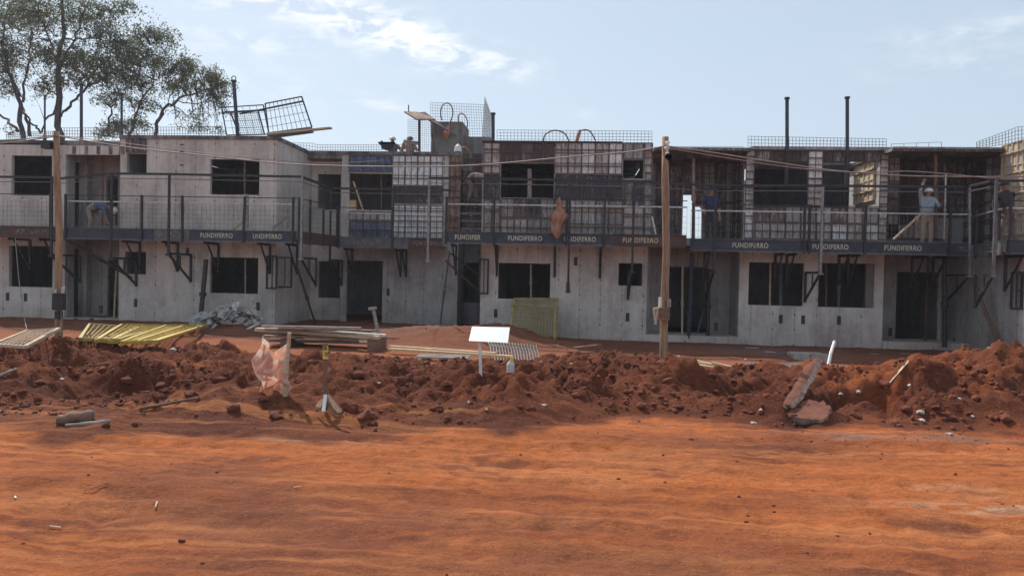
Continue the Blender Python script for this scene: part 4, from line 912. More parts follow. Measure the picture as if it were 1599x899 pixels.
# ------------------------------------------------------------------ people
def person(label, J, mats, loc, helmet=None, extra=None):
    """J: joint name -> offset from loc (metres); one skinned body, fingers included"""
    names = ['pelvis', 'belly', 'chest', 'neck', 'head', 'crown']
    E = [('pelvis', 'belly'), ('belly', 'chest'), ('chest', 'neck'), ('neck', 'head'), ('head', 'crown')]
    rad = dict(pelvis=.155, belly=.145, chest=.165, neck=.06, head=.10, crown=.07)
    for s in 'LR':
        E += [('chest', 'sh'+s), ('sh'+s, 'el'+s), ('el'+s, 'wr'+s), ('wr'+s, 'pa'+s), ('pelvis', 'hip'+s), ('hip'+s, 'kn'+s), ('kn'+s, 'an'+s), ('an'+s, 'to'+s)]
        rad.update({'sh'+s: .075, 'el'+s: .05, 'wr'+s: .032, 'pa'+s: .036, 'hip'+s: .095, 'kn'+s: .068, 'an'+s: .05, 'to'+s: .045})
    J = {k: Vector(v) for k, v in J.items()}
    for s in 'LR':
        d = (J['wr'+s]-J['el'+s]).normalized(); J['pa'+s] = J['wr'+s]+d*.06
        sd_ = d.cross(Vector((0, 1, .2))).normalized()
        for k in range(4):
            f = 'f%d%s' % (k, s); b = J['pa'+s]+sd_*((k-1.5)*.021)+d*.03; J[f] = b; g = f+'t'; J[g] = b+d*(.05+.012*(1-abs(k-1.3)))+Vector((0, -.015, -.01))
            E += [('pa'+s, f), (f, g)]; rad[f] = .010; rad[g] = .008
        f = 'th'+s; J[f] = J['wr'+s]+d*.035+sd_*.045; J[f+'t'] = J[f]+d*.035+sd_*.012; E += [('wr'+s, f), (f, f+'t')]; rad[f] = .011; rad[f+'t'] = .009
        J.setdefault('to'+s, J['an'+s]+Vector((.0, -.16, -.05)))
    fd = (J['head']-J['neck']).normalized(); J['nose'] = J['head']+J.get('face', Vector((0, -1, 0)))*.11; E.append(('head', 'nose')); rad['nose'] = .018
    J.pop('face', None)
    keys = [k for k in J]; idx = {k: i for i, k in enumerate(keys)}
    me = bpy.data.meshes.new('person'); me.from_pydata([tuple(J[k]) for k in keys], [(idx[a], idx[b]) for a, b in E], [])
    ob = bpy.data.objects.new('tmp', me); COL.objects.link(ob); sk = ob.modifiers.new('s', 'SKIN'); ss = ob.modifiers.new('u', 'SUBSURF'); ss.levels = 1; ss.render_levels = 1
    for k in keys:
        v = me.skin_vertices[0].data[idx[k]]; v.radius = (rad[k], rad[k]); v.use_root = (k == 'pelvis')
    bpy.context.view_layer.update(); nm = bpy.data.meshes.new_from_object(ob.evaluated_get(bpy.context.evaluated_depsgraph_get())); bpy.data.objects.remove(ob)
    nm.materials.clear()
    for m in ('skin_tone', mats[0], mats[1], 'boot', 'cloth_dark'): nm.materials.append(MATS[m])
    segs = [(J[a], J[b], a, b) for a, b in E]
    def kindof(a, b):
        if a in ('neck', 'head'): return 0
        if a[:2] in ('wr', 'pa', 'th') or a[0] == 'f': return 0
        if a[:2] == 'el': return mats[2] if len(mats) > 2 else 0
        if a[:2] == 'an': return 3
        if a[:3] == 'hip' or a[:2] == 'kn' or (a == 'pelvis'): return 2
        return 1
    mi = []
    for p in nm.polygons:
        c = p.center; best = 1e9; bk = 1
        for (q0, q1, a, b) in segs:
            dd = q1-q0; t = max(0, min(1, (c-q0).dot(dd)/max(dd.length_squared, 1e-9))); ds = (c-q0-dd*t).length-(rad[a]*(1-t)+rad[b]*t)
            if ds < best: best = ds; bk = kindof(a, b)
        mi.append(bk)
    nm.polygons.foreach_set('material_index', mi); nm.polygons.foreach_set('use_smooth', [True]*len(nm.polygons))
    o = bpy.data.objects.new('person', nm); COL.objects.link(o); o.location = loc; ORG[o.name] = Vector(loc); setp(o, label, 'person', 'construction workers on the site')
    W = {k: v+Vector(loc) for k, v in J.items()}
    ax = (J['crown']-J['neck']).normalized()
    a_ = ax.cross(Vector((0, 1, .1))).normalized(); b_ = a_.cross(ax).normalized(); mb = MB(); rings = [(-.005, .128), (.006, .125), (.01, .118), (.05, .112), (.085, .085), (.105, .03)]
    hm = helmet or 'cloth_dark'; base = W['head']+ax*.035
    pts = [base+ax*r_[0] for r_ in rings]; rr_ = [r_[1] if helmet else min(r_[1], .112) for r_ in rings]
    mb.tube(pts, rr_, 14).build('helmet' if helmet else 'hair', hm, o, smooth=True)
    return o
def stand(h=1.7, lean=0, armL=None, armR=None, face=(0, -1, 0)):
    J = dict(pelvis=(0, 0, .93), belly=(.0+lean*.3, 0, 1.10), chest=(lean*.8, 0, 1.32), neck=(lean, 0, 1.50), head=(lean*1.05, -.01, 1.60), crown=(lean*1.05, 0, 1.68),
             shL=(lean-.17, 0, 1.42), shR=(lean+.17, 0, 1.42), elL=(lean-.22, .02, 1.15), elR=(lean+.22, .02, 1.15), wrL=(lean-.22, -.1, .92), wrR=(lean+.22, -.1, .92),
             hipL=(-.09, 0, .88), hipR=(.09, 0, .88), knL=(-.10, -.02, .49), knR=(.10, -.02, .49), anL=(-.10, .02, .09), anR=(.11, .02, .09), toL=(-.11, -.15, .04), toR=(.12, -.15, .04), face=face)
    if armL: J['elL'], J['wrL'] = armL
    if armR: J['elR'], J['wrR'] = armR
    return {k: (Vector(v)*(h/1.7) if k != 'face' else Vector(v)) for k, v in J.items()}
def bent(s=1, reach=.0):
    f = lambda x, y, z: (x*s, y, z)
    return dict(pelvis=f(-.12, 0, .84), belly=f(.05, 0, .93), chest=f(.28, 0, .93), neck=f(.46, 0, .86), head=f(.56, 0, .80), crown=f(.63, 0, .76), face=f(.3, 0, -.9),
                shL=f(.38, -.17, .88), shR=f(.38, .17, .88), elL=f(.46, -.2, .62), elR=f(.48, .2, .62), wrL=f(.52, -.15, .40+reach), wrR=f(.54, .12, .40+reach),
                hipL=f(-.12, -.09, .80), hipR=f(-.10, .09, .80), knL=f(-.02, -.12, .45), knR=f(.10, .12, .45), anL=f(-.12, -.12, .09), anR=f(.12, .12, .09), toL=f(.05, -.13, .04), toR=f(.30, .13, .04))
FL = P(290, 358, YP).z-.24
def floor_at(px, Y, z): return (X_(px, Y, 330), Y, z)
person('worker in khaki trousers and blue shirt bent double on the left platform', bent(1), ['cloth_blue', 'cloth_khaki'], (X_(147, YF-.35, 340), YF-.35, FL), 'helmet_white')
person('worker in brown trousers leaning forward in the gap left of the central formwork', {k: Vector(v)*.94 for k, v in bent(1).items()} | {'face': Vector((.3, 0, -.9))}, ['cloth_tan', 'cloth_brown'], (X_(738, 23.25, 300), 23.25, P(738, 319, 23.25).z), 'helmet_orange')
person('worker in white helmet and dark top steadying a tapered board on the roof', stand(1.7, 0, ((-.34, -.1, 1.30), (-.30, -.3, 1.45)), ((.34, -.05, 1.24), (.52, -.1, 1.12))), ['cloth_brown', 'cloth_brown', 1], (X_(613, 26.6, 225), 26.6, P(613, 216, 26.6).z-1.68), 'helmet_white')
o = person('worker in dark cap and tan shirt carrying a grey board on the roof', stand(1.6, 0, ((-.3, -.12, 1.2), (-.2, -.22, 1.38)), ((.3, -.12, 1.2), (.2, -.22, 1.38))), ['cloth_tan', 'cloth_tan', 1], (X_(640, 26.2, 225), 26.2, P(638, 216, 26.2).z-1.58), 'steel_grey')
MB().bar(P(630, 221, 25.9), P(653, 224, 25.9), .05, .12).solo('carried_board', 'wood_grey', 'short grey board held up by the capped worker on the roof', 'board')
person('worker in dark navy shirt standing in the shade of the upper right porch', stand(1.68, 0, ((-.3, -.1, 1.2), (-.25, -.3, 1.05)), None), ['cloth_navy', 'cloth_dark'], (X_(1110, YF-.2, 330), YF-.2, FL-.03), None)
person('worker in grey shirt and khaki trousers reaching up by the right porch', stand(1.72, .02, ((-.24, -.1, 1.62), (-.16, -.1, 1.85)), ((.26, -.15, 1.2), (.2, -.35, 1.3))), ['cloth_grey', 'cloth_khaki', 1], (X_(1448, YF-.55, 320), YF-.55, FL-.05), 'helmet_white')
person('worker in dark clothes stepping leftward before the sunlit formwork at the right', {**stand(1.66, -.16), 'knL': Vector((-.22, -.05, .5)), 'anL': Vector((-.3, 0, .1)), 'toL': Vector((-.42, -.05, .04)), 'knR': Vector((.08, 0, .5)), 'anR': Vector((.22, 0, .12)), 'toR': Vector((.12, -.05, .05))}, ['cloth_dark', 'cloth_brown', 1], (X_(1577, 19.3, 330), 19.3, FL-.05), None)

# cloth on the rail
def drape(l, t, b, wdt, Y):
    mb = MB(); n = 20; k = 24; g = []
    for j in range(n+1):
        v = j/n; z = P(l, t+(b-t)*v, Y).z; x0 = P(l, 340, Y).x
        hw = wdt*(.12+.88*min(1, v*2.2))*(1-.75*max(0, v-.72)/.28)
        for i in range(k):
            a_ = 2*math.pi*i/k; r = hw*(1+.30*math.sin(i*2.3+v*4)+.20*math.sin(i*5.1-v*9)+.10*math.sin(v*17))*(1-.25*math.sin(v*6.5)**2); g.append((x0+r*math.cos(a_)+.03*math.sin(v*6), Y+.05+r*.45*math.sin(a_), z))
    mb.v = g
    for j in range(n):
        for i in range(k): mb.f.append((j*k+i, j*k+(i+1) % k, (j+1)*k+(i+1) % k, (j+1)*k+i)); mb.m.append(0)
    return mb
drape(872, 308, 372, .19, YP-.15).solo('hanging_cloth', 'cloth_rag', 'bundled orange brown cloth hanging on the central guard rail', 'cloth', smooth=True)
a, b, c, d_ = P(1086, 322, YB+.6), P(1098, 322, YB+.6), P(1098, 300, YB+.6), P(1086, 300, YB+.6)
plate(P(590, 223, 26.2), P(602, 235, 26.2), P(612, 235, 26.2), P(617, 223, 26.2), .03).solo('held_board', 'wood_brown', 'tapered dark board held up by the helmeted worker on the roof', 'board')
wire_panel('orange_net', a, b, c, d_, 8, 10, .05, 'hose_orange', 'orange net seen through the bright upper doorway', 'net')

# ------------------------------------------------------------------ timber poles and cables
def upole(px, t, b, Y, label, r=.1):
    q = P(px[1], b, Y); p = P(px[0], t, Y); root = thing('timber_pole', (q.x, Y, q.z), label, 'pole', 'timber power poles')
    mid = p.lerp(q, .5)+Vector((.03, 0, 0)); MB().tube([q-Vector((0, 0, .6)), q, p.lerp(q, .75), mid, p.lerp(q, .2), p], [r*1.05, r, r*.97, r*.92, r*.85, r*.8], 12).build('shaft', 'wood_pole', root, smooth=True)
    return root, p, q
YPo, YPl = 12.6, 13.0
yL = G(92, 527).y
pl, pT, pB = upole((88, 92), 205, 530, 12.0, 'timber power pole on the left mound before the first house', .058)
for l, t, r, b, dy, m, nm in ((81, 458, 97, 484, -.13, 'plastic_black', 'meter_box'), (85, 486, 92, 498, -.11, 'plastic_black', 'switch_box')):
    x0, x1, z0, z1 = R(l, t, r, b, 12+dy); MB().box(x0, x1, 12+dy, 12+dy+.1, z0, z1).build(nm, m, pl)
MB().face([P(95, 448, 11.95), P(102, 447, 11.9), P(99, 462, 11.95), P(95, 465, 12)]).face([P(84, 455, 11.9), P(88, 450, 11.9), P(88, 458, 11.9)]).build('paper_notice', 'paper', pl)
MB().tube([P(94, 530-75, 11.9), P(96, 500, 11.92), P(95, 527, 11.9)], .008, 5).build('down_wire', 'cable', pl)
MB().box(P(70, 226, 12).x, P(84, 226, 12).x, 11.9, 12.02, P(77, 233, 12).z, P(77, 222, 12).z).build('junction_box', 'plastic_black', pl)
pr, qT, qB = upole((1039, 1036), 214, 572, 11.6, 'tall timber power pole standing right of centre on the mound', .06)
for l, t, r, b, dy, m, nm in ((1029, 464, 1033, 480, -.16, 'plastic_white', 'switch_box'), (1042, 467, 1048, 480, -.12, 'wood_grey', 'switch_box'), (1028, 481, 1046, 500, -.13, 'wood_brown', 'socket_board')):
    x0, x1, z0, z1 = R(l, t, r, b, 11.6+dy); MB().box(x0, x1, 11.6+dy, 11.6+dy+.06, z0, z1).build(nm, m, pr)
MB().bar(P(1021, 482, 11.45), P(1024, 506, 11.45), .03).bar(P(1027, 481, 11.45), P(1024, 503, 11.45), .02).bar(P(1021, 482, 11.45), P(1031, 481, 11.5), .03).build('broken_lid', 'wood_pale', pr)
MB().tube([P(1043, 235, 11.5), P(1045, 330, 11.5), P(1043, 420, 11.5), P(1044, 470, 11.5)], .008, 5).build('down_wire', 'cable', pr)
plate(P(1038, 246, 11.4), P(1045, 252, 11.4), P(1050, 245, 11.4), P(1043, 240, 11.4), .01).build('tag_plate', 'wood_pale', pr)
MB().tube([P(1040, 232, 11.45), P(1043, 230, 11.4), P(1042, 240, 11.4)], .03, 8).tube([P(1041, 224, 11.45), P(1044, 222, 11.42)], .03, 8).build('insulator', 'plastic_white', pr)
def cable(pts, label, r=.011, n=10):
    V_ = [Vector(p) for p in pts]; o_ = []
    for i in range(len(V_)-1):
        p0, p1, p2, p3 = V_[max(i-1, 0)], V_[i], V_[i+1], V_[min(i+2, len(V_)-1)]
        for k in range(n):
            t = k/n; o_.append(.5*((2*p1)+(-p0+p2)*t+(2*p0-5*p1+4*p2-p3)*t*t+(-p0+3*p1-3*p2+p3)*t**3))
    o_.append(V_[-1]); MB().tube(o_, r, 5).solo('power_cable', 'cable', label, 'cable', 'overhead cables between the timber poles', smooth=True)
cable([P(88, 212, 11.93), P(200, 230, 12.4), P(330, 244, 12.9), P(450, 256, 13.1), P(600, 260, 12.9), P(740, 258, 12.6), P(900, 244, 12.1), P(985, 237, 11.8), P(1039, 228, 11.52)], 'main overhead cable sagging between the two timber poles')
cable([P(1039, 228, 11.52), P(1110, 238, 11.8), P(1200, 252, 12.2), P(1300, 266, 12.6), P(1400, 274, 12.8), P(1500, 276, 13), P(1620, 276, 13.2)], 'overhead cable leaving the tall pole toward the right edge')
cable([P(1041, 231, 11.5), P(1130, 246, 11.9), P(1240, 262, 12.3), P(1340, 269, 12.6), P(1430, 268, 12.7), P(1560, 279, 12.9), P(1640, 280, 13.2)], 'second slack cable leaving the tall pole toward the right edge', .008)
cable([P(-40, 228, 12.0), P(30, 221, 12), P(88, 213, 11.95)], 'lower overhead cable from the left edge to the left pole')
cable([P(-40, 219, 12.2), P(30, 218, 12.1), P(86, 211, 11.95)], 'upper overhead cable from the left edge to the left pole', .009)
cable([P(88, 211, 11.95), P(120, 215, 12.1), P(180, 222, 12.4), P(300, 237, 12.9), P(420, 249, 13.4), P(520, 255, 16), P(600, 250, YM-.2)], 'thin cable from the left pole to the set-back house', .007)
cable([P(24, 372, YP-.1), P(30, 440, 20.4), P(37, 490, 19.2), P(44, 524, 17.5)], 'thin reddish cable hanging down before the first lower window', .012)

# ------------------------------------------------------------------ trees
def tree(label, Y, limbs, blobs, seed, depth=2.4, base=None, leafsz=.125, cl=('leaf_olive', 'leaf_brown')):
    rr = np.random.default_rng(seed); b0 = P(limbs[0][0][0], limbs[0][0][1], Y)
    root = thing('tree', (b0.x, Y, hz(b0.x, Y)), label, 'tree', 'trees behind the row')
    tr = MB(); pts_all = []
    for li, lm in enumerate(limbs):
        dz = 0 if li == 0 else rr.uniform(-depth*.5, depth*.5); n = len(lm); pts = []; rad = []
        for i, (x, y, r) in enumerate(lm):
            pts.append(P(x, y, Y+dz*i/max(1, n-1))); rad.append(r*Y/F*.95)
        if li == 0: g = pts[0].copy(); g.z = hz(g.x, g.y)-.2; pts.insert(0, g); rad.insert(0, rad[0]*1.25)
        fp, fr = [], []
        for i in range(len(pts)-1):
            for k in range(4):
                t = k/4; p = pts[i].lerp(pts[i+1], t); 
                if i or k: p += Vector(rr.normal(0, .05, 3))
                fp.append(p); fr.append(rad[i]*(1-t)+rad[i+1]*t)
        fp.append(pts[-1]); fr.append(rad[-1]); tr.tube(fp, fr, 7); pts_all += fp
    LV = []; LM = []
    PA = np.array([tuple(p) for p in pts_all])
    for (cx, cy, rx, ry, n, brown) in blobs:
        c = P(cx, cy, Y); s = Y/F
        for k in range(int(n*.56)):
            v = rr.normal(0, .5, 3); q = Vector((c.x+v[0]*rx*s, c.y+v[1]*(rx+ry)/2*s*1.1, c.z+v[2]*ry*s))
            dd = ((PA-np.array(q))**2).sum(1); j = int(dd.argmin())
            if k % 3 == 0 and dd[j] < 9:
                p0 = Vector(PA[j]); m_ = p0.lerp(q, .5)+Vector((0, 0, .12)); tr.tube([p0, m_, q], [.018, .011, .005], 4, caps=False)
            # a spray of drooping leaflets
            az = rr.uniform(0, 6.28); ln = rr.uniform(.18, .42); dirv = np.array([math.cos(az), math.sin(az), rr.uniform(-.7, .35)])
            for q_ in range(10):
                t = q_/10; o_ = np.array(q)+dirv*ln*t + rr.normal(0, .05, 3)+np.array([0, 0, -.25*t*t]); a_ = rr.normal(0, 1, 3); a_[2] -= .5; a_ /= np.linalg.norm(a_)
                b_ = np.cross(a_, rr.normal(0, 1, 3)); b_ /= np.linalg.norm(b_); sz = leafsz*rr.uniform(.6, 1.25)
                LV.append([o_-b_*sz*.1, o_+a_*sz*.45-b_*sz*.22, o_+a_*sz, o_+a_*sz*.5+b_*sz*.22]); LM.append(1 if rr.random() < brown*.6 else 0)
    tr.build('trunk', 'bark', root, smooth=True)
    LV = np.array(LV).reshape(-1, 3)-np.array(ORG[root.name]); nf = len(LV)//4
    me = bpy.data.meshes.new('crown'); me.vertices.add(len(LV)); me.vertices.foreach_set('co', LV.ravel())
    me.loops.add(nf*4); me.loops.foreach_set('vertex_index', np.arange(nf*4, dtype=np.int32)); me.polygons.add(nf)
    me.polygons.foreach_set('loop_start', np.arange(0, nf*4, 4, dtype=np.int32)); me.polygons.foreach_set('loop_total', np.full(nf, 4, dtype=np.int32)); me.update()
    for m in cl: me.materials.append(MATS[m])
    me.polygons.foreach_set('material_index', np.array(LM, dtype=np.int32)); me.update()
    o = bpy.data.objects.new('crown', me); COL.objects.link(o); o.parent = root
tree('large open-crowned tree with an upright dark trunk behind the left roofs', 34,
     [[(91, 212, 5.5), (90, 150, 5), (93, 100, 4.2), (98, 60, 3.2), (100, 10, 2.5), (98, -40, 2)],
      [(95, 182, 2.6), (112, 160, 2.2), (135, 138, 2), (165, 120, 1.6), (190, 100, 1)], [(97, 100, 2.2), (112, 70, 1.8), (125, 35, 1.6), (138, 5, 1.2), (150, -20, 1)],
      [(93, 115, 2), (80, 75, 1.6), (62, 30, 1.2), (55, -10, 1)], [(98, 60, 1.8), (120, 62, 1.3), (150, 58, 1), (190, 66, .7)], [(125, 35, 1), (160, 18, .8), (200, 8, .5)],
      [(90, 150, 1.6), (75, 140, 1.2), (62, 120, .8)], [(88, 165, 2.2), (72, 190, 1.6), (62, 208, 1.6)], [(135, 138, 1.1), (150, 112, .9), (185, 70, .6), (225, 66, .4)]],
     [(100, 20, 55, 40, 520, .25), (150, 15, 45, 25, 300, .2), (195, 8, 22, 14, 120, .2), (60, 20, 40, 35, 300, .3), (75, 85, 32, 30, 330, .5), (118, 90, 32, 26, 380, .5), (165, 45, 30, 16, 200, .1), (178, 68, 26, 14, 150, .1),
      (160, 95, 40, 24, 430, .35), (200, 80, 26, 18, 230, .25), (100, 125, 34, 14, 160, .4), (65, 135, 20, 14, 90, .3), (150, 122, 34, 12, 150, .3), (20, 10, 30, 20, 150, .3)], 3)
tree('slender tree with paired bare trunks at the left edge', 36,
     [[(34, 212, 4.4), (32, 165, 3.6), (26, 140, 3), (12, 100, 2.4), (2, 60, 1.6), (8, 30, 1)], [(36, 160, 2.2), (40, 125, 1.8), (47, 90, 1.6), (50, 50, 1.3), (44, 20, 1)], [(32, 150, 2), (14, 115, 1.6), (-5, 80, 1.2)],
      [(47, 212, 3), (40, 182, 2.4), (33, 160, 2)], [(28, 205, 2.6), (10, 185, 2), (-20, 165, 1.6)], [(50, 62, 1), (44, 30, .8), (30, 0, .6)], [(62, 205, 1.8), (50, 195, 1.6), (38, 178, 1.4)]],
     [(12, 95, 26, 22, 330, .7), (20, 70, 30, 18, 200, .5), (0, 125, 22, 20, 160, .6), (15, 25, 30, 24, 260, .3), (45, 30, 18, 20, 120, .3), (-15, 60, 30, 50, 200, .4), (18, 140, 24, 10, 50, .5), (15, 200, 16, 8, 20, .3)], 5)
tree('wide spreading tree with an arching crown left of the leaning roof post', 35,
     [[(240, 208, 3.2), (247, 190, 2.8), (262, 165, 2.2), (290, 150, 1.7), (325, 138, 1.2), (345, 132, .7)], [(247, 190, 1.8), (255, 172, 1.4), (275, 158, 1.1), (300, 162, .8), (335, 160, .5)], [(262, 165, 1.2), (268, 145, .9), (285, 130, .7)],
      [(200, 212, 2.2), (214, 180, 1.8), (222, 150, 1.4), (240, 130, 1), (262, 115, .7)], [(170, 212, 2), (168, 190, 1.8), (175, 165, 1.5), (186, 145, 1.1), (200, 130, .8)], [(222, 150, .9), (215, 120, .7), (230, 75, .6), (245, 62, .4)], [(214, 180, 1), (205, 160, .8)]],
     [(240, 50, 26, 16, 170, .1), (262, 62, 18, 16, 90, .1), (215, 60, 22, 20, 140, .15), (280, 50, 10, 6, 14, .1), (240, 95, 44, 20, 430, .35), (292, 100, 22, 16, 240, .3), (330, 120, 22, 15, 290, .35), (285, 130, 40, 16, 330, .35),
      (215, 125, 38, 18, 300, .3), (330, 145, 24, 14, 200, .3), (175, 150, 28, 18, 190, .25), (225, 160, 34, 14, 160, .25), (185, 195, 24, 11, 200, .5), (215, 190, 20, 10, 130, .6), (300, 175, 34, 10, 90, .2), (310, 195, 24, 8, 70, .3), (345, 165, 12, 14, 60, .2),
      (340, 200, 8, 5, 20, .2), (160, 205, 14, 6, 70, .4), (190, 110, 30, 20, 200, .3), (355, 135, 12, 10, 40, .3)], 8, leafsz=.12)

# ------------------------------------------------------------------ site things in front
def chunk(c, r, seed, flat=1.0, jag=.35, sub=2):
    rr = np.random.default_rng(seed); import bmesh
    bm = bmesh.new(); bmesh.ops.create_icosphere(bm, subdivisions=sub, radius=1)
    ax = rr.normal(0, 1, (9, 3)); ax /= np.linalg.norm(ax, axis=1)[:, None]; cut = rr.uniform(.55, .95, 9)
    mb = MB(); rot = Matrix.Rotation(rr.uniform(0, 6), 3, 'Z')
    for v in bm.verts:
        p = np.array(v.co)
        for a_, k_ in zip(ax, cut):
            dd = p@a_
            if dd > k_: p = p-a_*(dd-k_)
        p = p*(1+rr.normal(0, jag*.12))
        q = rot@Vector((p[0]*r*1.15, p[1]*r*.85, p[2]*r*.75*flat)); mb.v.append((c[0]+q.x, c[1]+q.y, c[2]+q.z+r*.3*flat))
    for f in bm.faces: mb.f.append(tuple(v.index for v in f.verts)); mb.m.append(0)
    bm.free(); return mb
CL = [(339, 596, .17), (545, 638, .15), (575, 650, .2), (490, 570, .16), (470, 650, .15), (620, 633, .11), (680, 640, .1), (735, 560, .12), (1001, 635, .09), (925, 568, .14), (1035, 570, .13), (1037, 620, .15), (1045, 598, .13), (1016, 610, .1),
      (1060, 636, .1), (1210, 632, .1), (1232, 650, .13), (1318, 655, .1), (1335, 650, .11), (860, 600, .1), (900, 620, .1), (700, 600, .09), (640, 590, .1), (560, 590, .12), (250, 605, .12), (200, 595, .13), (160, 580, .12), (300, 620, .12), (60, 600, .12),
      (410, 625, .1), (430, 650, .13), (365, 640, .12), (1380, 600, .12), (1420, 640, .12), (1500, 600, .1), (1530, 580, .12), (1570, 655, .12), (1480, 650, .12), (1130, 655, .07), (1175, 612, .1), (1120, 600, .1)]
CL = CL[:4]+CL[6:20:2]+CL[20:38]
for i, (px, py, r) in enumerate(CL):
    g = G(px, py); o = chunk(g-Vector((0, 0, r*.15)), r*.72, 100+i, .9, .9).solo('earth_clod', 'clod_soil', 'large brown clod of earth resting on the dug mound', 'earth clod', 'large clods on the dug mound')
def stones(lst, mat, lab, grp):
    for i, (px, py, r) in enumerate(lst): g = G(px, py); chunk(g-Vector((0, 0, r*.2)), r*.7, int(px*3+py), .8, .4, 1).solo('stone', mat, lab, 'stone', grp)
stones([q_ for q_ in [(427, 512, .06), (97, 592, .05), (271, 548, .09), (1177, 660, .07), (1313, 617, .05), (1340, 612, .07), (1437, 645, .08), (1440, 657, .06), (1482, 678, .05), (1060, 556, .05), (1164, 561, .05), (1545, 545, .05), (1498, 622, .04), (1518, 650, .04), (1420, 603, .05),
        (733, 628, .05), (850, 632, .05), (760, 640, .04), (892, 570, .04), (592, 598, .04), (871, 538, .06), (845, 565, .04), (1188, 640, .05)]][::1], 'rubble_pale', 'pale stone or plaster lump lying loose on the red earth', 'pale stones scattered over the site')
# clods as ground cover
def clods():
    ico = [(0, 0, -1), (.72, -.53, -.45), (-.28, -.85, -.45), (-.89, 0, -.45), (-.28, .85, -.45), (.72, .53, -.45), (.28, -.85, .45), (-.72, -.53, .45), (-.72, .53, .45), (.28, .85, .45), (.89, 0, .45), (0, 0, 1)]
    fc = [(0,1,2),(1,0,5),(0,2,3),(0,3,4),(0,4,5),(1,5,10),(2,1,6),(3,2,7),(4,3,8),(5,4,9),(1,10,6),(2,6,7),(3,7,8),(4,8,9),(5,9,10),(6,10,11),(7,6,11),(8,7,11),(9,8,11),(10,9,11)]
    n = 52000; x = RNG.uniform(-10.5, 10.5, n); y = RNG.uniform(7.8, 13.2, n)
    x2 = RNG.uniform(-9, 9, 14000); y2 = RNG.uniform(2.6, 8.8, 14000); x = np.concatenate([x, x2]); y = np.concatenate([y, y2])
    x3 = RNG.uniform(-14, 13, 1500); y3 = RNG.uniform(13.5, 21.8, 1500); x = np.concatenate([x, x3]); y = np.concatenate([y, y3])
    h, ms, rm, t, n1, n2 = hgt(x, y, True)
    dens = np.clip(.25+fbm(x*1.5, y*1.5, 4, .6, 51)*1.6, 0.03, 1); dens[(y < 13.3) & (t < .0)] *= .35; keep = RNG.random(len(x)) < dens; keep[(t < -.05) & (y < 13) & (RNG.random(len(x)) < .4)] = False
    x, y, h, t = x[keep], y[keep], h[keep], t[keep]; m = len(x)
    r = .006+.042*RNG.random(m)**5.5; r[(t < 0) & (y < 13)] *= .38; r[(y > 13.5)] *= .8
    I = np.array(ico)[None]; sc = RNG.uniform(.6, 1.3, (m, 1, 3)); jit = RNG.normal(0, .24, (m, 12, 3)); an = RNG.uniform(0, 6.28, m); c_, s_ = np.cos(an), np.sin(an)
    V = (I+jit)*sc*r[:, None, None]; vx = V[..., 0]*c_[:, None]-V[..., 1]*s_[:, None]; vy = V[..., 0]*s_[:, None]+V[..., 1]*c_[:, None]
    V = np.stack([vx+x[:, None], vy+y[:, None], V[..., 2]*.75+(h+r*.1)[:, None]], -1).reshape(-1, 3)
    Fc = (np.array(fc)[None]+12*np.arange(m)[:, None, None]).reshape(-1)
    me = bpy.data.meshes.new('soil_crumbs'); me.vertices.add(len(V)); me.vertices.foreach_set('co', V.ravel()); nf = len(Fc)//3
    me.loops.add(nf*3); me.loops.foreach_set('vertex_index', Fc.astype(np.int32)); me.polygons.add(nf); me.polygons.foreach_set('loop_start', np.arange(0, nf*3, 3, dtype=np.int32)); me.polygons.foreach_set('loop_total', np.full(nf, 3, dtype=np.int32)); me.update()
    me.materials.append(MATS['clod_soil']); o = bpy.data.objects.new('soil_crumbs', me); COL.objects.link(o); setp(o, 'loose red brown soil crumbs covering the dug mound', 'soil crumbs', None, 'stuff')
clods()

strut(P(104, 374, YP+.2), P(206, 434, YF-.1), 'steel_dark', 'long dark brace slanting down under the navy platform by the left porch', .07)
strut(P(694, 405, YP+.1), P(748, 455, YF-.05), 'steel_brown', 'rusty brace slanting to the clamp frame at the left of the central house', .06)
strut(P(703, 395, YP+.2), P(748, 430, YF-.05), 'steel_dark', 'upper dark brace before the narrow window left of the central house', .05)
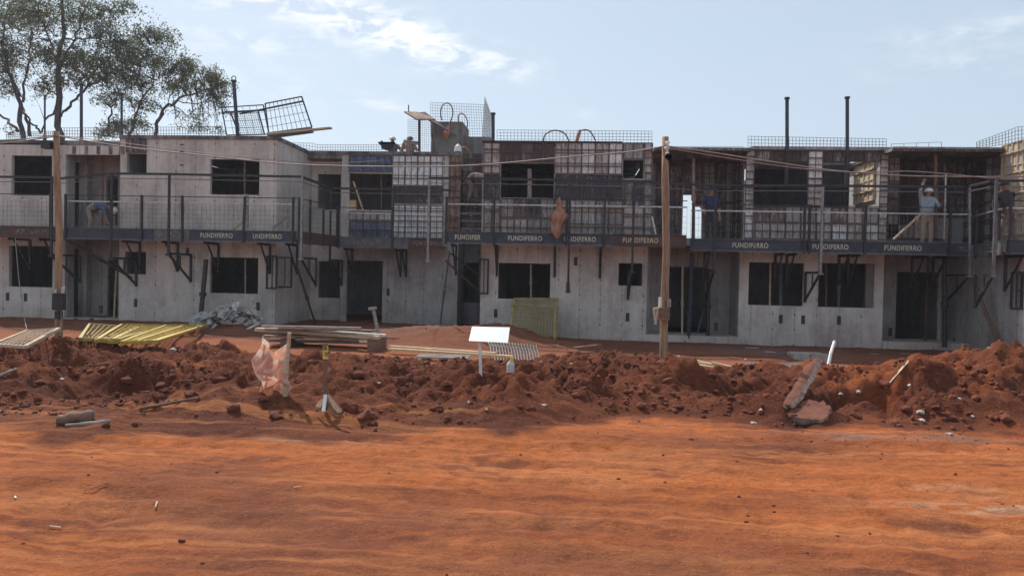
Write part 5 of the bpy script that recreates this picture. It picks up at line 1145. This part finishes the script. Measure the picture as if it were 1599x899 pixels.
# netting flag on a stake
def net_flag():
    base = G(425, 615); Y = base.y; root = thing('safety_netting', tuple(base), 'torn orange and white plastic netting draped on a stake in the mound', 'netting')
    col = [((410, 527), (452, 520)), ((402, 548), (450, 545)), ((394, 570), (448, 560)), ((400, 588), (446, 585)), ((412, 597), (446, 600)), ((420, 603), (452, 612))]
    nu, nv = 22, 30; vs = []; uv = []
    left = [(410, 527), (403, 545), (391, 562), (397, 580), (405, 595), (403, 617)]; right = [(451, 519), (450, 545), (450, 570), (452, 590), (457, 604), (444, 622)]
    def lerp(a_, t):
        k = t*(len(a_)-1); i = min(int(k), len(a_)-2); f = k-i; return a_[i][0]*(1-f)+a_[i+1][0]*f, a_[i][1]*(1-f)+a_[i+1][1]*f
    for j in range(nv+1):
        v = j/nv; l, r = lerp(left, v), lerp(right, v)
        for i in range(nu+1):
            u = i/nu; x = l[0]*(1-u)+r[0]*u; y = l[1]*(1-u)+r[1]*u + (26*max(0, 1-v*1.6))*math.sin(u*math.pi)**.8 - (16*math.sin(u*math.pi)*max(0, (v-.7)/.3))
            p = P(x, y, Y-.05); p.y += .07*math.sin(u*9+v*4)+.05*math.sin(u*17-v*6)+.04*math.sin(v*9); vs.append(tuple(p-base)); uv.append((u+.12*v, v))
    fs = [(j*(nu+1)+i, j*(nu+1)+i+1, (j+1)*(nu+1)+i+1, (j+1)*(nu+1)+i) for j in range(nv) for i in range(nu)]
    me = bpy.data.meshes.new('net'); me.from_pydata(vs, [], fs); ul = me.uv_layers.new(name='UVMap')
    for lp in me.loops: ul.data[lp.index].uv = uv[lp.vertex_index]
    me.materials.append(MATS['net_orange']); me.polygons.foreach_set('use_smooth', [True]*len(fs)); o = bpy.data.objects.new('net', me); COL.objects.link(o); o.parent = root
    MB().bar(P(452, 519, Y), P(444, 624, Y), .035).build('stake', 'wood_pale', root); MB().bar(P(411, 525, Y+.1), P(404, 600, Y+.1), .02).build('stake', 'wood_grey', root)
    MB().tube([P(449, 545, Y-.08), P(446, 580, Y-.1), P(445, 618, Y-.07)], [.02, .035, .03], 6).build('gathered_edge', 'wood_pale', root)
net_flag()
# stake with yellow tag and timber feet
g = G(508, 643); Y = g.y
rt_ = thing('marker_stake', tuple(g), 'thin marker stake with yellow tag and splayed board feet on the mound', 'stake')
MB().bar(P(508, 536, Y), P(508, 640, Y), .035).build('stake', 'wood_brown', rt_)
x0, x1, z0, z1 = R(505.5, 540, 513.5, 560, Y); MB().box(x0, x1, Y-.03, Y-.02, z0, z1).build('tag', 'tag_yellow', rt_)
x0, x1, z0, z1 = R(507.5, 541, 511, 545, Y); MB().bar((x0, Y-.034, z1), (x1, Y-.034, z1), .008).bar((x0, Y-.034, z0), (x1, Y-.034, z0), .008).bar((x0, Y-.034, z0), (x0, Y-.034, z1), .008).bar((x1, Y-.034, z0), (x1, Y-.034, z1), .008).bar(P(507, 551, Y-.034), P(512, 551, Y-.034), .01).bar(P(507, 554.5, Y-.034), P(512, 554.5, Y-.034), .008).build('tag_mark', 'steel_dark', rt_)
plate(P(509, 616, Y-.02), P(492, 637, Y-.05), P(500, 639, Y-.12), P(513, 624, Y-.06), .02).build('foot_board', 'wood_pole', rt_)
MB().bar(P(508, 618, Y), P(530, 645, Y-.05), .10, .03).build('foot_board', 'wood_pole', rt_); MB().bar(P(508.5, 617, Y-.06), P(505, 643, Y-.18), .035).build('foot_peg', 'plastic_white', rt_)
MB().bar(P(503, 612, Y), P(513, 612, Y), .03).build('cleat', 'wood_brown', rt_)
# white sign board
g = G(751, 588); Y = g.y
rt_ = thing('sign_board', tuple(g), 'blank white board nailed to a pale post before the yellow frame', 'sign')
a, b, c, d_ = P(732, 532, Y-.06), P(793, 535, Y-.06), P(796, 511, Y+.26), P(737, 510, Y+.26); b2 = MB(); o_ = Vector((0, .02, 0)); v = [a, b, c, d_]; b2.face(v); b2.face([x+o_ for x in v][::-1])
for i in range(4): j = (i+1) % 4; b2.face([v[j], v[i], v[i]+o_, v[j]+o_])
b2.build('board', 'white_board', rt_); MB().bar(P(749, 530, Y+.03), P(751, 592, Y+.03), .035, .03).build('post', 'plastic_white', rt_)
# yellow guard frames leaning on the wall
def yframe(px, Y0, Y1, name, lab, nx=18, ny=12, mat='paint_mustard'):
    (l0, b0), (r0_, b1), (r1, t1), (l1, t0) = px
    return wire_panel(name, P(l0, b0, Y0), P(r0_, b1, Y0), P(r1, t1, Y1), P(l1, t0, Y1), nx, ny, .012, mat, lab, 'guard frame', 'yellow welded guard frames', .045, 'paint_mustard' if mat != 'paint_yellow' else 'paint_yellow')
yframe(((797, 536), (868, 537), (871, 466), (804, 466)), 21.3, 21.9, 'guard_frame', 'larger yellow guard frame leaning against the central wall, rear of two')
yframe(((796, 535), (865, 539), (867, 478), (801, 475)), 21.1, 21.65, 'guard_frame', 'yellow guard frame leaning against the central wall, front of two', 14, 9)
# yellow frames lying in a fan on the ground at left
def lying(pts, lift, lab, mat='paint_yellow', nx=14, ny=5):
    q = []
    for (x, y), l in zip(pts, lift): g = G(x, y+ l*0); q.append(Vector((g.x, g.y, hz(g.x, g.y)+.05+l)))
    wire_panel('guard_frame', q[0], q[1], q[2], q[3], nx, ny, .018, mat, lab, 'guard frame', 'yellow welded guard frames', .05, mat)
def atY(lst, lab, mat='paint_yellow', nx=14, ny=5, fr=.05, fm=None):
    q = [G(x, y)+Vector((0, 0, .10+.02*i)) for i, (x, y, Y) in enumerate(lst)]; wire_panel('guard_frame', q[0], q[1], q[2], q[3], nx, ny, .012, mat, lab, 'guard frame', 'yellow welded guard frames', fr, fm or mat)
atY([(170, 546, 15.5), (232, 547, 15.6), (318, 518, 18.8), (215, 522, 18.6)], 'bright yellow guard frame on top of the flat fan beside the rubble', nx=12, ny=9)
atY([(125, 541, 15.9), (185, 544, 16.0), (238, 523, 18.2), (140, 516, 19.4)], 'yellow guard frame at the left end of the flat fan', 'paint_mustard', 12, 8)
atY([(150, 543, 15.6), (215, 545, 15.7), (290, 516, 19.2), (190, 517, 19.2)], 'yellow guard frame in the middle of the flat fan', nx=12, ny=8)
atY([(190, 546, 15.4), (245, 545, 15.5), (322, 516, 19.2), (262, 517, 19.2)], 'yellow guard frame at the right end of the flat fan by the rubble', nx=8, ny=9)
atY([(-10, 550, 14.6), (40, 556, 14.2), (92, 529, 16.6), (43, 527, 17)], 'faded brownish guard frame lying left of the left pole', 'wood_pale', 8, 6, .04)
for i, (x, y) in enumerate(((183, 517), (205, 516), (218, 517), (235, 512), (307, 508), (109, 522), (44, 518))):
    p = P(x, y+14, 17.5); q = P(x+3, y, 17.3); MB().bar(p, q, .05).solo('wood_peg', 'wood_bright', 'short wooden peg sticking up among the flat yellow frames', 'peg', 'pegs among the flat frames')
# tangle of pale offcuts by the pole
mb = MB()
for i in range(40):
    g = Vector((P(35, 545, 13.6).x+random.gauss(0, .45), 13.6+random.gauss(0, .3), 0)); g.z = hz(g.x, g.y)+.05; a_ = random.uniform(0, 3.1); l = random.uniform(.12, .3)
    mb.bar(g, g+Vector((math.cos(a_)*l, math.sin(a_)*l, random.uniform(-.02, .1))), .015)
mb.solo('straw_litter', 'wood_pale', 'tangle of pale wood shavings on the mound left of the left pole', 'wood litter', None, 'stuff')
# rubble heap
rr = random.Random(5)
c0 = P(362, 530, 20.2)
for i in range(84):
    u, v = rr.gauss(0, .5), rr.gauss(0, .35); x = c0.x+u*.9; y = 20.2+v*.6; hh = max(0, .55-(u*u*.4+v*v*.6)); z = hz(x, y)+hh*rr.uniform(.4, 1)
    l, w_, th = rr.uniform(.12, .42), rr.uniform(.05, .2), rr.uniform(.02, .06); a_ = rr.uniform(0, 3.14); el = rr.uniform(-.2, .9)
    d_ = Vector((math.cos(a_)*math.cos(el), math.sin(a_)*math.cos(el)*.6, math.sin(el))); mb = MB().bar(Vector((x, y, z))-d_*l/2, Vector((x, y, z))+d_*l/2, w_, th)
    mb.v = [(a+rr.gauss(0, .02), b+rr.gauss(0, .02), c+rr.gauss(0, .015)) for a, b, c in mb.v]
    mb.solo('rubble_piece', rr.choice(['rubble', 'rubble', 'rubble', 'rubble_pale']), 'broken grey plaster board piece in the rubble heap before the pale house', 'rubble', 'rubble heap before the pale house')
mb = MB(); cbx = P(318, 522, 20.3); mb.tube([(cbx.x, 20.3, hz(cbx.x, 20.3)-.1), (cbx.x, 20.3, hz(cbx.x, 20.3)+.3), (cbx.x, 20.3, hz(cbx.x, 20.3)+.42)], [.45, .35, .1], 8); mb.solo('rubble_sack', 'rubble', 'grey slumped sack at the left of the rubble heap', 'sack')
x0, x1, z0, z1 = R(311, 488, 320, 512, 21.3); MB().box(x0, x1, 21.3, 21.36, z0, z1).solo('scrap_board', 'steel_brown', 'small dark board leaning left of the rubble heap', 'board')
# lumber stacks
rr = random.Random(9)
def board(p, q, w_, h_, mat, lab, grp=None): MB().bar(p, q, w_, h_).solo('plank', mat, lab, 'plank', grp)
Yl = 16.6
for i in range(11):
    dy = rr.uniform(-.5, .5); l = 405+rr.uniform(0, 40); r_ = 590-rr.uniform(0, 50); z = i*.035
    p = P(l, 538, Yl+dy); q = P(r_, 549, Yl+dy+.2); p.z = hz(p.x, p.y)+.12+z; q.z = hz(q.x, q.y)+.12+z
    board(p, q, rr.uniform(.12, .25), .035, rr.choice(['wood_grey', 'wood_brown', 'wood_grey']), 'weathered board inside the low stack behind the netting', 'weathered boards in the low stack')
board(P(400, 514, Yl-.3), P(592, 527, Yl-.3), .18, .07, 'wood_pale', 'long pale beam lying on top of the board stack, front of two')
board(P(425, 512, Yl+.1), P(602, 524, Yl+.1), .14, .06, 'paper', 'long whitish beam lying on top of the board stack, rear of two')
for px, lab in ((455, 'short timber block under the board stack near the netting'), (588, 'short dark timber block at the right end of the board stack')):
    p = P(px, 540, Yl-.1); z = hz(p.x, p.y); MB().box(p.x-.1, p.x+.1, Yl-.5, Yl+.4, z-.05, P(px, 522, Yl).z-.06).solo('timber_block', 'wood_brown', lab, 'timber block')
board(P(608, 541, 16.2), P(775, 552, 15.2), .12, .05, 'wood_pale', 'pale long plank reaching toward the white board, front of two')
board(P(608, 545, 16.0), P(800, 557, 15.0), .12, .05, 'wood_bright', 'yellowish long plank reaching toward the white board, rear of two')
p = P(692, 556, 15.1); z = hz(p.x, p.y); rt_ = thing('pallet', (p.x, 15.1, z), 'low grey pallet under the two long planks', 'pallet')
x0, x1 = P(655, 556, 15.1).x, P(735, 556, 15.1).x; zt = P(695, 554, 15.1).z
MB().box(x0, x1, 14.7, 14.8, zt-.03, zt).box(x0, x1, 14.9, 15.0, zt-.03, zt).box(x0, x1, 15.1, 15.2, zt-.03, zt).build('top_slats', 'wood_grey', rt_)
for k in range(3): x = x0+(x1-x0)*(k+.5)/3; MB().box(x-.05, x+.05, 14.7, 15.2, zt-.15, zt-.033).build('block', 'wood_brown', rt_)
# T-shaped timber
rt_ = thing('tee_prop', tuple(P(594, 524, 18)), 'small T-shaped timber stuck upright before the dark doorway', 'prop')
MB().bar(P(583, 482, 18), P(592, 527, 18), .07, .05).build('upright', 'wood_grey', rt_); MB().bar(P(576, 482, 18), P(588, 480.5, 18), .08, .07).build('head_bar', 'wood_grey', rt_)
# curved rebar mesh
mb = MB(); nx, ny = 16, 10
def cp(u, v): 
    x = 768+75*u+ (1-v)*-6; y = 537+26*v+6*u; Y = 18.4-3.0*v; p = P(x, y, Y); p.z = max(hz(p.x, p.y)+.04, p.z) + .12*math.sin(math.pi*v)*(1-u); return p
for i in range(nx+1):
    for k in range(6): mb.bar(cp(i/nx, k/6), cp(i/nx, (k+1)/6), .018)
for j in range(ny+1):
    for k in range(8): mb.bar(cp(k/8, j/ny), cp((k+1)/8, j/ny), .014)
mb.solo('rebar_mat', 'galvanised', 'curled welded steel mat lying right of the white board', 'steel mat')
# wood scraps right of the pole
rr = random.Random(12)
for i, (a_, b_) in enumerate((((1058, 572), (1160, 586)), ((1072, 563), (1128, 572)), ((1080, 561), (1150, 578)), ((1063, 576), (1110, 580)), ((1090, 568), (1146, 582)), ((1060, 566), (1100, 582)), ((1075, 582), (1140, 584)), ((1100, 574), (1156, 590)), ((1085, 570), (1135, 576)), ((1066, 571), (1088, 584)), ((1050, 578), (1128, 577)), ((1112, 566), (1150, 575)))):
    Y0 = 13.2+rr.uniform(-.4, .5); board(P(a_[0], a_[1], Y0), P(b_[0], b_[1], Y0-.2+rr.uniform(-.2, .2)), rr.uniform(.05, .12), .03, rr.choice(['wood_bright', 'wood_pale', 'wood_bright']), 'pale timber offcut in the loose pile right of the tall pole', 'timber offcuts right of the tall pole')
q = [P(1160, 582, 13.6), P(1262, 586, 13.4), P(1250, 568, 15.4), P(1165, 566, 15.6)]
wire_panel('steel_mat', q[0], q[1], q[2], q[3], 26, 10, .012, 'galvanised', 'flat grey steel mesh lying behind the mound left of the tilted slab', 'steel mat')
# tilted concrete slabs
def slabpiece(out, Y, Y2, th, label, seed):
    rr = random.Random(seed); pts = []
    n = len(out)
    for i in range(n):
        a, b = out[i], out[(i+1) % n]
        for k in range(4): t = k/4; pts.append((a[0]*(1-t)+b[0]*t+rr.gauss(0, 1.3), a[1]*(1-t)+b[1]*t+rr.gauss(0, 1.3)))
    ymin, ymax = min(p[1] for p in out), max(p[1] for p in out)
    fr = [P(x, y, Y+(Y2-Y)*(ymax-y)/(ymax-ymin)) for x, y in pts]; nrm = Vector((th*.75, th*.35, th*-.55)) if label.startswith('tall') else Vector((th*.2, th*.6, -th))
    root = thing('concrete_slab', tuple(min(fr, key=lambda p: p.z)), label, 'slab', 'broken slabs on the right of the mound')
    mb = MB(); m = len(fr); c = sum(fr, Vector())/m; 
    for i in range(m): mb.face([fr[i], fr[(i+1) % m], c])
    mb.build('soil_face', 'slab_soil', root)
    ed = MB(); bk = [p+nrm for p in fr]; cb = c+nrm
    for i in range(m): j = (i+1) % m; ed.face([fr[j], fr[i], bk[i], bk[j]]); ed.face([bk[j], bk[i], cb])
    ed.build('broken_edge', 'slab_crust', root)
g = G(1240, 634)
slabpiece([(1222, 632), (1238, 602), (1258, 572), (1276, 558), (1279, 562), (1262, 590), (1246, 622), (1232, 633)], g.y-.1, g.y+.9, .075, 'tall broken concrete slab tilted up out of the mound', 3)
g = G(1275, 655)
slabpiece([(1235, 632), (1262, 624), (1285, 626), (1298, 637), (1291, 650), (1282, 656), (1255, 652), (1232, 648)], g.y-.1, g.y+.35, .1, 'low broken slab lying at the foot of the tilted one', 4)
MB().tube([P(1291, 582, 12.4), P(1297, 552, 12.6), P(1303, 533, 12.8)], [.028, .026, .024], 8).solo('pipe', 'plastic_white', 'white plastic pipe sticking out behind the tilted slab', 'pipe')
MB().tube([P(1264, 592, 10.6), P(1272, 599, 10.5)], .022, 6).solo('pipe', 'plastic_white', 'short white pipe end in the hollow beside the tilted slab', 'pipe')
# inspection chamber before the right wall
x0, x1, z0, z1 = R(1240, 550, 1292, 562, 18.9); MB().box(x0, x1, 18.9, 19.5, z0-.5, z1-.05).box(x0, x1, 18.88, 18.9-.002, z0-.5, z1-.02).solo('chamber_block', 'concrete', 'concrete chamber block half buried in the pit before the right wall', 'chamber')
# small things
g = G(797, 583); rt_ = thing('bottle', tuple(g), 'small bottle with yellow top lying on the mound right of the white board', 'bottle')
MB().tube([g+Vector((0, 0, 0)), g+Vector((0, 0, .1)), g+Vector((.01, 0, .14))], [.05, .05, .03], 8).build('body', 'paper', rt_); MB().tube([g+Vector((.01, 0, .143)), g+Vector((.02, 0, .2))], [.025, .02], 8).build('cap', 'tag_yellow', rt_)
def log(a_, b_, r, mat, lab):
    p, q = G(*a_), G(*b_); p.z += r*.6; q.z += r*.6; n = 7; pts = [p.lerp(q, i/n)+Vector((0, random.gauss(0, r*.1), random.gauss(0, r*.12))) for i in range(n+1)]
    MB().tube(pts, [r*random.uniform(.8, 1.1) for _ in pts], 9).solo('log', mat, lab, 'log', smooth=True)
log((90, 662), (146, 656), .065, 'wood_brown', 'thick short log half buried at the foot of the left mound')
log((103, 667), (170, 660), .022, 'wood_grey', 'thin pale root lying before the buried log')
log((218, 640), (312, 622), .018, 'wood_brown', 'brown root running up the left mound')
log((0, 588), (24, 579), .02, 'wood_grey', 'short pale root on the mound at the left edge')
board(P(896, 543, 17.5), P(938, 538, 18.5), .1, .03, 'wood_brown', 'reddish board lying in the shade before the central wall')
for i, (px, py, l, a_, m) in enumerate(((150, 766, .16, .5, 'wood_brown'), (244, 790, .07, -1.2, 'wood_pale'), (86, 825, .07, .1, 'wood_pale'), (24, 779, .05, -.8, 'plastic_white'), (1174, 544, .35, 0, 'plastic_white'), (1203, 550, .25, 0, 'plastic_white'), (1445, 545, .3, 0, 'plastic_white'),
                                        (1420, 553, .4, -.2, 'wood_pale'), (464, 763, .05, .4, 'wood_pale'), (1365, 553, .2, 0, 'wood_pale'), (1400, 586, .3, .05, 'wood_pale'), (1482, 678, .08, 0, 'plastic_white'), (1158, 525, .3, 1.2, 'wood_grey'))):
    g = G(px, py); dv = Vector((math.cos(a_)*l/2, math.sin(a_)*l/2, 0)); p, q = g-dv, g+dv; p.z = hz(p.x, p.y)+.012; q.z = hz(q.x, q.y)+.015
    loc_ = ('on the packed orange track' if py > 640 else 'on the shaded earth before the right wall' if py < 560 else 'on the right of the mound')
    MB().bar(p, q, .009 if py > 640 else .05, .006).solo('litter_scrap', m, 'small light scrap of litter lying '+loc_, 'litter', 'scraps of litter '+loc_)

# ------------------------------------------------------------------ thin dust haze in the air
hm_ = bpy.data.materials.new('haze'); hm_.use_nodes = True; t_ = hm_.node_tree; t_.nodes.clear()
ho = t_.nodes.new('ShaderNodeOutputMaterial'); hv = t_.nodes.new('ShaderNodeVolumePrincipled'); hv.inputs['Color'].default_value = (.86, .90, 1, 1); hv.inputs['Density'].default_value = HAZE; hv.inputs['Anisotropy'].default_value = .35
t_.links.new(hv.outputs[0], ho.inputs['Volume']); MATS['haze'] = hm_
hb = MB().box(-520, 520, -80, 620, -4, 22).build('haze', 'haze'); hb['kind'] = 'stuff'
